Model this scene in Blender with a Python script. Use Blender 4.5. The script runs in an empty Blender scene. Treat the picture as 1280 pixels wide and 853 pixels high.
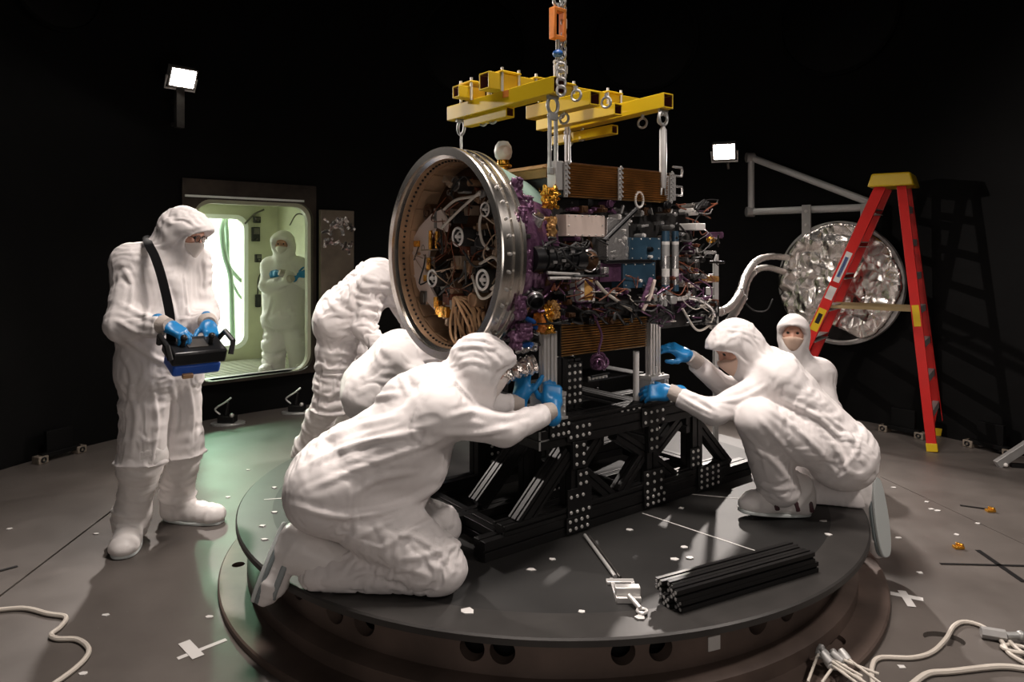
import bpy, bmesh, math, random
import numpy as np
from mathutils import Vector, Matrix
PI = math.pi
SC = bpy.context.scene
COL = SC.collection
F, HOR, CAMZ = 890.0, 312.0, 1.57
CX, CY = 0.188, 3.894            # chamber and turntable axis
RW = 4.0                         # chamber radius
TOP = 0.305                      # turntable top height
V3 = lambda *a: np.array(a, float)
def W(px, py, d): return V3((px-640)/F*d, d, CAMZ+(HOR-py)/F*d)
def fd(py): return F*CAMZ/(py-HOR)             # depth of a point of the floor
def td(py): return F*(CAMZ-TOP)/(py-HOR)       # depth of a point of the turntable top
def unit(v):
    v = np.asarray(v, float); n = np.linalg.norm(v); return v/n if n > 1e-9 else v
# ---------------------------------------------------------------- materials
MATS = {}
def mat(name, col, rough=.5, metal=0., bump=0., bscale=30., bdist=.01, mottle=0., mscale=4., spec=.5, stretch=None, emit=None, estr=0., detail=4.):
    if name in MATS: return MATS[name]
    m = bpy.data.materials.new(name); m.use_nodes = True
    nt = m.node_tree; b = nt.nodes['Principled BSDF']; L = nt.links.new
    b.inputs['Base Color'].default_value = (*col, 1); b.inputs['Roughness'].default_value = rough
    b.inputs['Metallic'].default_value = metal; b.inputs['Specular IOR Level'].default_value = spec
    if emit: b.inputs['Emission Color'].default_value = (*emit, 1); b.inputs['Emission Strength'].default_value = estr
    if bump or mottle:
        tc = nt.nodes.new('ShaderNodeTexCoord'); src = tc.outputs['Object']
        if stretch:
            mp = nt.nodes.new('ShaderNodeMapping'); mp.inputs['Scale'].default_value = stretch
            L(src, mp.inputs['Vector']); src = mp.outputs['Vector']
    if bump:
        n = nt.nodes.new('ShaderNodeTexNoise'); n.inputs['Scale'].default_value = bscale; n.inputs['Detail'].default_value = detail
        bp = nt.nodes.new('ShaderNodeBump'); bp.inputs['Strength'].default_value = bump; bp.inputs['Distance'].default_value = bdist
        L(src, n.inputs['Vector']); L(n.outputs['Fac'], bp.inputs['Height']); L(bp.outputs['Normal'], b.inputs['Normal'])
    if mottle:
        n2 = nt.nodes.new('ShaderNodeTexNoise'); n2.inputs['Scale'].default_value = mscale; n2.inputs['Detail'].default_value = 6
        r = nt.nodes.new('ShaderNodeValToRGB'); r.color_ramp.elements[0].position = .3; r.color_ramp.elements[1].position = .7
        r.color_ramp.elements[0].color = (*[max(0, c*(1-mottle)) for c in col], 1)
        r.color_ramp.elements[1].color = (*[min(1, c*(1+mottle)) for c in col], 1)
        L(src, n2.inputs['Vector']); L(n2.outputs['Fac'], r.inputs['Fac']); L(r.outputs['Color'], b.inputs['Base Color'])
    MATS[name] = m
    return m
M = {}
def ridged(name, col, rough, scale, strength, dist, spec=.3, detail=3., metal=0.):
    m = mat(name, col, rough, metal, spec=spec); nt = m.node_tree; L = nt.links.new; tc = nt.nodes.new('ShaderNodeTexCoord')
    n = nt.nodes.new('ShaderNodeTexNoise'); n.noise_type = 'RIDGED_MULTIFRACTAL'; n.inputs['Scale'].default_value = scale; n.inputs['Detail'].default_value = detail; n.inputs['Distortion'].default_value = .6
    bp = nt.nodes.new('ShaderNodeBump'); bp.inputs['Strength'].default_value = strength; bp.inputs['Distance'].default_value = dist
    L(tc.outputs['Object'], n.inputs['Vector']); L(n.outputs[0], bp.inputs['Height']); L(bp.outputs['Normal'], nt.nodes['Principled BSDF'].inputs['Normal']); return m
def facets(name, col, rough, scale, strength, dist):
    m = mat(name, col, rough, 1.); nt = m.node_tree; L = nt.links.new; tc = nt.nodes.new('ShaderNodeTexCoord')
    d = nt.nodes.new('ShaderNodeTexNoise'); d.inputs['Scale'].default_value = scale*.6; d.inputs['Detail'].default_value = 3
    mx = nt.nodes.new('ShaderNodeVectorMath'); mx.operation = 'MULTIPLY_ADD'; mx.inputs[1].default_value = (.16,)*3; L(d.outputs['Color'], mx.inputs[0]); L(tc.outputs['Object'], mx.inputs[2])
    prev = None
    for k, (sc_, st_) in enumerate(((scale, strength), (scale*2.3, strength*.6))):
        v = nt.nodes.new('ShaderNodeTexVoronoi'); v.inputs['Scale'].default_value = sc_; L(mx.outputs[0], v.inputs['Vector'])
        b = nt.nodes.new('ShaderNodeBump'); b.inputs['Strength'].default_value = st_; b.inputs['Distance'].default_value = dist/(1+k); L(v.outputs['Distance'], b.inputs['Height'])
        if prev: L(prev, b.inputs['Normal'])
        prev = b.outputs['Normal']
    L(prev, nt.nodes['Principled BSDF'].inputs['Normal']); return m
M['suit'] = ridged('coverall_fabric', (.77, .725, .715), .6, 13, .38, .008)
M['cuff'] = mat('knit_cuff', (.47, .41, .37), .9, 0, .5, 90, .004)
M['glove'] = mat('blue_nitrile', (.012, .19, .46), .38, 0, .12, 60, .004)
M['bootie'] = ridged('shoe_cover_vinyl', (.80, .76, .74), .4, 14, .5, .01)
M['sole'] = mat('sole_rubber', (.60, .64, .63), .55)
M['solegrey'] = mat('sole_edge_rubber', (.20, .235, .24), .6)
M['webbing'] = mat('black_webbing', (.004, .004, .0045), .85, spec=.1)
M['strap'] = mat('maroon_strap', (.05, .012, .018), .5)
M['skin'] = mat('skin', (.52, .27, .19), .5, 0, mottle=.15, mscale=20)
M['mask'] = mat('face_mask', (.72, .66, .62), .8, 0, .2, 60, .004)
M['tanmask'] = mat('tan_mask', (.60, .42, .33), .8)
M['eye'] = mat('dark_eye', (.02, .015, .012), .2)
M['floor'] = None
M['black'] = mat('black_anodized', (.0065, .006, .0062), .45, 0, spec=.35)
M['blackm'] = mat('black_extrusion', (.0075, .007, .007), .38, .1, spec=.4)
M['blackp'] = mat('black_plastic', (.008, .008, .009), .3)
M['bolt'] = mat('bright_bolt', (.75, .73, .70), .3, .55)
M['alu'] = mat('aluminium', (.66, .64, .62), .38, .6, .08, 80, .002)
M['alud'] = mat('dull_aluminium', (.42, .41, .40), .5, .45, mottle=.12, mscale=9)
M['chrome'] = mat('polished_ring_metal', (.78, .74, .69), .24, 1., .06, 18, .004)
M['steel'] = mat('galvanized_steel', (.42, .42, .41), .42, .55, mottle=.2, mscale=30)
M['dsteel'] = mat('dark_steel', (.16, .15, .14), .4, .9, mottle=.2, mscale=12)
M['yellow'] = mat('yellow_paint', (.60, .40, .010), .38, 0, .05, 12, .004, mottle=.06)
M['redin'] = mat('primer_red', (.10, .018, .012), .7)
M['orange'] = mat('orange_paint', (.55, .17, .025), .5, mottle=.15, mscale=20)
M['red'] = mat('red_fibreglass', (.52, .014, .012), .35, 0, mottle=.08, mscale=6)
M['foil'] = facets('crumpled_foil', (.84, .79, .75), .27, 4.2, .75, .06)
M['copper'] = mat('copper_brown_louver', (.40, .215, .07), .45, .3, .1, 60, .003, mottle=.3, mscale=14)
M['copperd'] = mat('dark_bronze', (.085, .04, .018), .45, .5, mottle=.25, mscale=10)
M['brownin'] = mat('bronze_panel', (.40, .25, .15), .42, .45, mottle=.3, mscale=7)
M['line'] = mat('bronzed_line', (.34, .25, .18), .42, .4)
M['gold'] = mat('gold_film', (.75, .36, .045), .25, .85, .8, 30, .01, mottle=.2, mscale=14)
M['purple'] = mat('purple_film', (.125, .055, .11), .3, .35, .8, 30, .008, mottle=.35, mscale=18)
M['pink'] = mat('pale_pink_panel', (.74, .60, .53), .55, 0, mottle=.05)
M['bluep'] = mat('dark_blue_panel', (.03, .072, .115), .35, .1, mottle=.2, mscale=9)
M['bluew'] = mat('blue_connector', (.02, .10, .35), .4)
M['silver'] = mat('silver_film', (.66, .64, .63), .26, .75, .6, 28, .01)
M['teal'] = mat('green_primer_cone', (.17, .25, .21), .55, .1, mottle=.12, mscale=6)
M['darkg'] = mat('dark_electronics', (.03, .028, .027), .45, .3, mottle=.4, mscale=20)
M['tan'] = mat('tan_cable', (.50, .30, .16), .55)
M['white'] = mat('white_paint', (.75, .72, .69), .45)
M['wirew'] = mat('pale_wire', (.55, .50, .44), .5)
M['wirek'] = mat('black_wire', (.012, .012, .012), .45)
M['wirer'] = mat('rust_wire', (.15, .04, .016), .5)
M['tape'] = mat('white_tape', (.60, .58, .56), .6)
M['amber'] = mat('amber_label', (.66, .36, .10), .5, mottle=.2, mscale=30)
M['glass'] = mat('dark_lens', (.01, .01, .012), .08)
# ---------------------------------------------------------------- mesh builder
class MB:
    def __init__(s): s.v = []; s.f = []
    def add(s, vs, fs):
        o = len(s.v); s.v += [tuple(map(float, p)) for p in vs]; s.f += [tuple(o+i for i in f) for f in fs]; return s
    def box(s, lo, hi):
        x0, y0, z0 = lo; x1, y1, z1 = hi
        return s.add([(x0,y0,z0),(x1,y0,z0),(x1,y1,z0),(x0,y1,z0),(x0,y0,z1),(x1,y0,z1),(x1,y1,z1),(x0,y1,z1)],
                     [(0,3,2,1),(4,5,6,7),(0,1,5,4),(1,2,6,5),(2,3,7,6),(3,0,4,7)])
    def cbox(s, c, d, R=None):
        c = np.array(c, float); h = np.array(d, float)/2
        R = np.eye(3) if R is None else np.array(R)
        vs = [c+R@(h*V3(*q)) for q in [(-1,-1,-1),(1,-1,-1),(1,1,-1),(-1,1,-1),(-1,-1,1),(1,-1,1),(1,1,1),(-1,1,1)]]
        return s.add(vs, [(0,3,2,1),(4,5,6,7),(0,1,5,4),(1,2,6,5),(2,3,7,6),(3,0,4,7)])
    def prism(s, pts, z0, z1):
        n = len(pts)
        return s.add([(x, y, z0) for x, y in pts]+[(x, y, z1) for x, y in pts],
                     [tuple(range(n-1, -1, -1)), tuple(range(n, 2*n))]+[(i, (i+1) % n, n+(i+1) % n, n+i) for i in range(n)])
    def cyl(s, p0, p1, r0, r1=None, n=16, caps=True):
        r1 = r0 if r1 is None else r1
        p0 = np.array(p0, float); p1 = np.array(p1, float); a, b = basis(p1-p0)
        vs = []
        for p, r in ((p0, r0), (p1, r1)):
            vs += [p+r*(math.cos(t)*a+math.sin(t)*b) for t in [2*PI*i/n for i in range(n)]]
        fs = [(i, (i+1) % n, n+(i+1) % n, n+i) for i in range(n)]
        if caps: fs += [tuple(range(n-1, -1, -1)), tuple(range(n, 2*n))]
        return s.add(vs, fs)
    def tube(s, pts, r, n=8, closed=False):
        P = [np.array(p, float) for p in pts]; m = len(P); vs = []; fs = []
        a = None
        for i, p in enumerate(P):
            t = unit((P[(i+1) % m] if closed or i < m-1 else p)-(P[i-1] if closed or i > 0 else p))
            if a is None: a, b = basis(t)
            else:
                a = unit(a-t*np.dot(a, t)); b = np.cross(t, a)
            rr = r[i] if hasattr(r, '__len__') else r
            vs += [p+rr*(math.cos(q)*a+math.sin(q)*b) for q in [2*PI*k/n for k in range(n)]]
        for i in range(m if closed else m-1):
            j = (i+1) % m
            fs += [(i*n+k, i*n+(k+1) % n, j*n+(k+1) % n, j*n+k) for k in range(n)]
        if not closed: fs += [tuple(range(n-1, -1, -1)), tuple(range((m-1)*n, m*n))]
        return s.add(vs, fs)
    def torus(s, c, ax, R, r, n=20, k=8, sx=1., sy=1., up=None):
        a, b = basis(ax)
        if up is not None: b = unit(np.array(up)-unit(ax)*np.dot(up, unit(ax))); a = np.cross(b, unit(ax))
        c = np.array(c, float)
        return s.tube([c+R*(sx*math.cos(t)*a+sy*math.sin(t)*b) for t in [2*PI*i/n for i in range(n)]], r, k, True)
    def lathe(s, prof, c=(0, 0, 0), ax=(0, 0, 1), n=64, closed=False):
        ax = unit(ax); a, b = basis(ax); c = np.array(c, float); m = len(prof); vs = []; fs = []
        for i in range(n):
            t = 2*PI*i/n; d = math.cos(t)*a+math.sin(t)*b
            vs += [c+r*d+z*ax for r, z in prof]
        for i in range(n):
            j = (i+1) % n
            for k in range(m if closed else m-1):
                l = (k+1) % m
                fs.append((i*m+k, j*m+k, j*m+l, i*m+l))
        return s.add(vs, fs)
    def sphere(s, c, r, n=12, m=8, sc=(1, 1, 1)):
        c = np.array(c, float); vs = [c+V3(0, 0, r*sc[2])]; fs = []
        for j in range(1, m):
            for i in range(n):
                p, t = PI*j/m, 2*PI*i/n
                vs.append(c+r*V3(sc[0]*math.sin(p)*math.cos(t), sc[1]*math.sin(p)*math.sin(t), sc[2]*math.cos(p)))
        vs.append(c-V3(0, 0, r*sc[2])); e = len(vs)-1
        fs += [(0, 1+i, 1+(i+1) % n) for i in range(n)]
        for j in range(m-2):
            fs += [(1+j*n+i, 1+(j+1)*n+i, 1+(j+1)*n+(i+1) % n, 1+j*n+(i+1) % n) for i in range(n)]
        fs += [(e, 1+(m-2)*n+(i+1) % n, 1+(m-2)*n+i) for i in range(n)]
        return s.add(vs, fs)
    def sweep(s, poly, p0, p1, up=(0, 0, 1)):
        """extrude the 2-D outline poly (x across, y up) from p0 to p1"""
        p0 = np.array(p0, float); p1 = np.array(p1, float); t = unit(p1-p0)
        u = np.array(up, float)
        if abs(np.dot(unit(u), t)) > .99: u = V3(1, 0, 0)
        u = unit(u-t*np.dot(u, t)); x = np.cross(t, u); n = len(poly)
        vs = [p0+x*q[0]+u*q[1] for q in poly]+[p1+x*q[0]+u*q[1] for q in poly]
        return s.add(vs, [tuple(range(n)), tuple(range(2*n-1, n-1, -1))]+[(i, n+i, n+(i+1) % n, (i+1) % n) for i in range(n)])
    def build(s, name, m, parent=None, smooth=True, bevel=0., angle=35, recalc=True):
        me = bpy.data.meshes.new(name); me.from_pydata(s.v, [], s.f)
        if recalc:
            bm = bmesh.new(); bm.from_mesh(me); bmesh.ops.recalc_face_normals(bm, faces=bm.faces); bm.to_mesh(me); bm.free()
        return link(name, me, m, parent, smooth, bevel, angle)
def link(name, me, m, parent=None, smooth=True, bevel=0., angle=35):
    o = bpy.data.objects.new(name, me); COL.objects.link(o)
    if m is not None: me.materials.append(M[m] if isinstance(m, str) else m)
    if smooth:
        me.polygons.foreach_set('use_smooth', [True]*len(me.polygons)); me.set_sharp_from_angle(angle=math.radians(angle))
    if bevel:
        b = o.modifiers.new('bevel', 'BEVEL'); b.width = bevel; b.segments = 2; b.limit_method = 'ANGLE'; b.angle_limit = math.radians(40)
    if parent is not None: o.parent = parent
    return o
def join(o, c):
    """fold the mesh of c into o as a second material"""
    k = len(o.data.materials); o.data.materials.append(c.data.materials[0]); bm = bmesh.new(); bm.from_mesh(o.data); n = len(bm.faces); bm.from_mesh(c.data); bm.faces.ensure_lookup_table()
    for f in bm.faces[n:]: f.material_index = k
    bm.to_mesh(o.data); bm.free(); bpy.data.objects.remove(c); return o
def basis(t):
    t = unit(t); a = np.cross(t, V3(0, 0, 1))
    if np.linalg.norm(a) < 1e-4: a = np.cross(t, V3(0, 1, 0))
    a = unit(a); return a, np.cross(t, a)
def tag(o, label=None, cat=None, group=None, kind=None):
    if label: o['label'] = label
    if cat: o['category'] = cat
    if group: o['group'] = group
    if kind: o['kind'] = kind
    return o
def empty(name, loc=(0, 0, 0), rz=0., **k):
    o = bpy.data.objects.new(name, None); COL.objects.link(o); o.location = tuple(loc); o.rotation_euler = (0, 0, rz)
    o.empty_display_size = .1
    return tag(o, **k)
def lab(o, text): o['label'] = text; return o
def frame(o, y, z):
    """4x4 with local y along y, local z near z"""
    y = unit(y); z = np.array(z, float); z = unit(z-y*np.dot(z, y)); x = np.cross(y, z)
    m = np.eye(4); m[:3, 0] = x; m[:3, 1] = y; m[:3, 2] = z; m[:3, 3] = o
    return m
def spline(pts, n=8):
    """Catmull-Rom through pts"""
    P = [np.array(p, float) for p in pts]; P = [2*P[0]-P[1]]+P+[2*P[-1]-P[-2]]; out = []
    for i in range(1, len(P)-2):
        a, b, c, d = P[i-1:i+3]
        for k in range(n):
            t = k/n
            out.append(.5*((2*b)+(c-a)*t+(2*a-5*b+4*c-d)*t*t+(3*b-a-3*c+d)*t**3))
    out.append(P[-2]); return out
def tslot(w, h, nx=1, ny=1):
    """outline of a T-slot aluminium extrusion, w across, h up, nx/ny slots on the horizontal/vertical faces"""
    g, d = .008, .009; pts = []
    def side(a, b, n):
        a = np.array(a); b = np.array(b); L = np.linalg.norm(b-a); t = (b-a)/L; inn = np.array([-t[1], t[0]]); pts.append(tuple(a))
        for i in range(n):
            c = a+t*L*(i+.5)/n
            pts.extend([tuple(c-t*g/2), tuple(c-t*g/2+inn*d), tuple(c+t*g/2+inn*d), tuple(c+t*g/2)])
    x, y = w/2, h/2
    side((-x, -y), (x, -y), nx); side((x, -y), (x, y), ny); side((x, y), (-x, y), nx); side((-x, y), (-x, -y), ny)
    return pts
# ---------------------------------------------------------------- noise and signed-distance meshing
_H = np.random.RandomState(7).rand(1 << 14)
def vnoise(P):
    i = np.floor(P).astype(np.int64); f = P-i; f = f*f*(3-2*f)
    def h(a, b, c): return _H[(a*73856093 ^ b*19349663 ^ c*83492791) & ((1 << 14)-1)]
    x, y, z = i[:, 0], i[:, 1], i[:, 2]; fx, fy, fz = f[:, 0], f[:, 1], f[:, 2]
    l = lambda a, b, t: a+(b-a)*t
    return l(l(l(h(x, y, z), h(x+1, y, z), fx), l(h(x, y+1, z), h(x+1, y+1, z), fx), fy),
             l(l(h(x, y, z+1), h(x+1, y, z+1), fx), l(h(x, y+1, z+1), h(x+1, y+1, z+1), fx), fy), fz)
def smin(a, b, k):
    if k <= 0: return np.minimum(a, b)
    h = np.maximum(k-np.abs(a-b), 0)/k
    return np.minimum(a, b)-h*h*k*.25
def smax(a, b, k): return -smin(-a, -b, k)
def cone(P, a, b, r0, r1):
    a = np.asarray(a, float); ab = np.asarray(b, float)-a; l2 = max(ab@ab, 1e-9); q = P-a
    t = np.clip(q@ab/l2, 0, 1)
    return np.sqrt(((q-t[:, None]*ab)**2).sum(1))-(r0+t*(r1-r0))
def ell(P, c, r):
    q = (P-np.asarray(c, float))/np.asarray(r, float); k = np.sqrt((q*q).sum(1))
    return (k-1)*min(r)
def rbox(P, c, h, r):
    q = np.abs(P-np.asarray(c, float))-(np.asarray(h, float)-r)
    return np.sqrt((np.maximum(q, 0)**2).sum(1))+np.minimum(q.max(1), 0)-r
def nets(f, lo, hi, vox):
    lo = np.array(lo, float); n = np.ceil((np.array(hi)-lo)/vox).astype(int)+1
    ax = [lo[i]+vox*np.arange(n[i]) for i in range(3)]
    V = np.empty(tuple(n), np.float32)
    YZ = np.stack(np.meshgrid(ax[1], ax[2], indexing='ij'), -1).reshape(-1, 2); step = max(1, 300000//len(YZ))
    for i in range(0, n[0], step):
        xs = ax[0][i:i+step]
        P = np.empty((len(xs)*len(YZ), 3)); P[:, 0] = np.repeat(xs, len(YZ)); P[:, 1:] = np.tile(YZ, (len(xs), 1))
        V[i:i+step] = f(P).reshape(len(xs), n[1], n[2])
    S = V < 0
    c = np.zeros(tuple(n-1), np.int8)
    for dx in (0, 1):
        for dy in (0, 1):
            for dz in (0, 1): c += S[dx:n[0]-1+dx, dy:n[1]-1+dy, dz:n[2]-1+dz]
    I = np.argwhere((c > 0) & (c < 8)); idx = -np.ones(tuple(n-1), np.int64); idx[tuple(I.T)] = np.arange(len(I))
    acc = np.zeros((len(I), 3)); cnt = np.zeros(len(I))
    offs = [(a, b, d) for a in (0, 1) for b in (0, 1) for d in (0, 1)]
    for o1 in offs:
        for k in range(3):
            if o1[k]: continue
            o2 = list(o1); o2[k] = 1
            v1 = V[tuple((I+o1).T)]; v2 = V[tuple((I+o2).T)]; m = (v1 < 0) != (v2 < 0)
            t = np.where(m, v1/np.where(m, v1-v2, 1), 0)
            p = np.tile(np.array(o1, float), (len(I), 1)); p[:, k] += t
            acc += p*m[:, None]; cnt += m
    verts = lo+vox*(I+acc/cnt[:, None]); quads = []
    for k in range(3):
        o = [0, 0, 0]; o[k] = 1
        A = S[:n[0]-o[0], :n[1]-o[1], :n[2]-o[2]]; B = S[o[0]:, o[1]:, o[2]:]
        for fl in (0, 1):
            E = np.argwhere((A & ~B) if fl == 0 else (~A & B)); i1, i2 = (k+1) % 3, (k+2) % 3
            E = E[(E[:, i1] > 0) & (E[:, i2] > 0) & (E[:, i1] < n[i1]-1) & (E[:, i2] < n[i2]-1)]
            e1 = np.zeros(3, int); e1[i1] = 1; e2 = np.zeros(3, int); e2[i2] = 1
            q = np.stack([idx[tuple((E-e1-e2).T)], idx[tuple((E-e2).T)], idx[tuple(E.T)], idx[tuple((E-e1).T)]], 1)
            quads.append(q if fl == 0 else q[:, ::-1])
    return verts, np.concatenate(quads)
def npmesh(name, v, q):
    me = bpy.data.meshes.new(name); me.from_pydata(v.tolist(), [], q.tolist()); me.update(); return me
def relax(v, q, it=2, lam=.5):
    e = np.concatenate([q[:, [0, 1]], q[:, [1, 2]], q[:, [2, 3]], q[:, [3, 0]]])
    for _ in range(it):
        s = np.zeros_like(v); c = np.zeros(len(v))
        np.add.at(s, e[:, 0], v[e[:, 1]]); np.add.at(s, e[:, 1], v[e[:, 0]]); np.add.at(c, e[:, 0], 1); np.add.at(c, e[:, 1], 1)
        v = v+lam*(s/np.maximum(c, 1)[:, None]-v)
    return v
def vnormals(v, q):
    nf = np.cross(v[q[:, 2]]-v[q[:, 0]], v[q[:, 3]]-v[q[:, 1]]); nn = np.zeros_like(v)
    for k in range(4): np.add.at(nn, q[:, k], nf)
    return nn/np.maximum(np.linalg.norm(nn, axis=1), 1e-12)[:, None]

def cloth(v0, q, f, U, ax_ex, ci_ex, inset, outset, it=150, grav=.00012, bend=.14, pin=None, seed=0.):
    """let the outer surface v0 buckle like loose fabric: rest lengths longer than the surface, kept outside the body f < -inset"""
    n = len(v0); e = np.concatenate([q[:, [0, 1]], q[:, [1, 2]], q[:, [2, 3]], q[:, [3, 0]]]); e = np.unique(np.sort(e, 1), axis=0)
    dg = np.concatenate([q[:, [0, 2]], q[:, [1, 3]]]); deg = np.bincount(e.ravel(), minlength=n).astype(float)
    E = np.concatenate([e, dg]); d = v0[E[:, 1]]-v0[E[:, 0]]; L = np.linalg.norm(d, axis=1); mid = (v0[E[:, 0]]+v0[E[:, 1]])/2
    c = np.abs((d/L[:, None]*(U[E[:, 0]]+U[E[:, 1]])/2).sum(1))**2; mod = np.clip(vnoise(mid*5.5+seed)*2.2-.3, .2, 1.5)
    am = (ax_ex[E[:, 0]]+ax_ex[E[:, 1]])/2
    L0 = L*(1+mod*am*(c+ci_ex*(1-c))); w = np.concatenate([np.ones(len(e)), np.full(len(dg), .7)]); D = np.bincount(E.ravel(), weights=np.repeat(w, 2), minlength=n)
    N = vnormals(v0, q); free = np.ones(n) if pin is None else 1-pin
    al = (v0*U).sum(1); S_ = v0*4+U*(al*(13-4))[:, None]
    v = v0+N*(((vnoise(S_+seed*3)-.5)*.014+(vnoise(v0*16+seed)-.5)*.004)*free)[:, None]-N*(inset*.35*free)[:, None]
    h = 2e-3; I = np.eye(3)*h
    lap = lambda x: np.stack([np.bincount(e[:, 0], weights=x[e[:, 1], k], minlength=n)+np.bincount(e[:, 1], weights=x[e[:, 0], k], minlength=n) for k in range(3)], 1)/deg[:, None]-x
    acc = lambda x: np.stack([np.bincount(E[:, 0], weights=-x[:, k], minlength=n)+np.bincount(E[:, 1], weights=x[:, k], minlength=n) for k in range(3)], 1)
    for s in range(it):
        r = min(1., (s+1)/(it*.5)); Lr = L+(L0-L)*r
        v[:, 2] -= grav*free
        for _ in range(3):
            d = v[E[:, 1]]-v[E[:, 0]]; l = np.sqrt((d*d).sum(1))+1e-9
            v = v+acc(d*(w*.5*(Lr-l)/l)[:, None])/D[:, None]*1.6*free[:, None]
        b = lap(v-v0); v = v+(bend*b-bend*.5*lap(b))*free[:, None]
        if s % 10 == 0: p0 = v.copy(); fv = f(v); g = np.stack([f(v+I[k])-fv for k in range(3)], 1)/h; g /= np.maximum((g*g).sum(1), 1.)[:, None]
        fx = fv+((v-p0)*g).sum(1)
        v = v+g*np.clip(np.maximum(-inset-fx, 0)-.4*np.maximum(fx-outset, 0), -.004, .004)[:, None]*free[:, None]
    return v
# ---------------------------------------------------------------- people
def inv(m): return np.linalg.inv(m)
def loc(P, mi): return P@mi[:3, :3].T+mi[:3, 3]
def pt(m, p): return m[:3, :3]@np.array(p, float)+m[:3, 3]
def hood_sdf(Q, s=1.):
    d = ell(Q, (0, -.012, .012), (.118*s, .14*s, .145*s))
    d = smin(d, ell(Q, (0, .055, .06), (.092*s, .085*s, .065*s)), .05)              # brim of the hood over the brow
    d = smin(d, cone(Q, (0, -.03, -.07), (0, -.05, -.17), .105*s, .12*s), .06)
    d = smin(d, cone(Q, (0, .045, -.105), (0, .02, -.16), .065*s, .08*s), .05)
    return d
def hood_cut(Q): return ell(Q, (0, .165, -.016), (.115, .132, .083))
def head_sdf(Q):
    d = ell(Q, (0, -.005, .02), (.076, .1, .1))
    d = smin(d, ell(Q, (0, .03, -.05), (.058, .068, .075)), .04)
    d = smin(d, cone(Q, (-.03, .082, .022), (.03, .082, .022), .017, .017), .02)   # brow
    d = smin(d, cone(Q, (0, .092, .012), (0, .113, -.03), .009, .014), .012)        # nose
    d = smin(d, cone(Q, (0, .082, -.1), (0, .086, -.1), .02, .02), .03)             # chin
    for s in (-1, 1):
        d = smin(d, ell(Q, (s*.043, .068, -.018), (.024, .022, .02)), .02)          # cheek
        d = smax(d, -ell(Q, (s*.031, .104, .004), (.017, .014, .011)), .01)         # eye socket
        d = smin(d, ell(Q, (s*.078, -.01, -.005), (.01, .02, .032)), .01)           # ear
    d = smax(d, -cone(Q, (-.02, .1, -.066), (.02, .1, -.066), .004, .004), .008)    # mouth
    return d
_hv, _hq = nets(head_sdf, (-.11, -.13, -.15), (.11, .14, .14), .006)
_HEAD = npmesh('face', relax(_hv, _hq, 1), _hq)
def mask_sdf(Q):
    d = head_sdf(Q)-.007
    d = smin(d, ell(Q, (0, .085, -.045), (.05, .045, .052)), .03)
    d = smax(d, Q[:, 2]+.030-.012*np.cos(Q[:, 0]*28), .006)
    d = smax(d, -(Q[:, 1]-.01), .006)
    return smax(d, -(Q[:, 2]+.13), .006)
_mv, _mq = nets(mask_sdf, (-.11, -.02, -.16), (.11, .16, .03), .006)
_MASK = npmesh('face_mask', relax(_mv, _mq, 1), _mq)
def mesh_of(mb, name):
    o = mb.build(name, None); me = o.data; bpy.data.objects.remove(o); return me
_EYEM = mesh_of(MB().sphere((0, 0, 0), .0115, 10, 8), 'eye')
g = MB()
for s in (-1, 1):
    g.torus((s*.033, .112, .002), (0, 1, 0), .024, .0022, 18, 6, 1, .8); g.tube([(s*.056, .112, .008), (s*.08, .05, .008), (s*.082, -.01, .004)], .002, 6)
g.tube([(-.01, .113, .006), (.01, .113, .006)], .002, 6)
_GLASS = mesh_of(g, 'glasses')
for me, k in ((_HEAD, 'skin'), (_MASK, 'mask'), (_EYEM, 'eye'), (_GLASS, 'blackp')):
    me.materials.append(M[k]); me.polygons.foreach_set('use_smooth', [True]*len(me.polygons))
def place(name, me, mtx, parent):
    o = bpy.data.objects.new(name, me); COL.objects.link(o); o.parent = parent
    pm = np.array(parent.matrix_basis) if parent is not None else np.eye(4)
    o.matrix_basis = Matrix((inv(pm)@mtx).tolist()); return o
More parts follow.
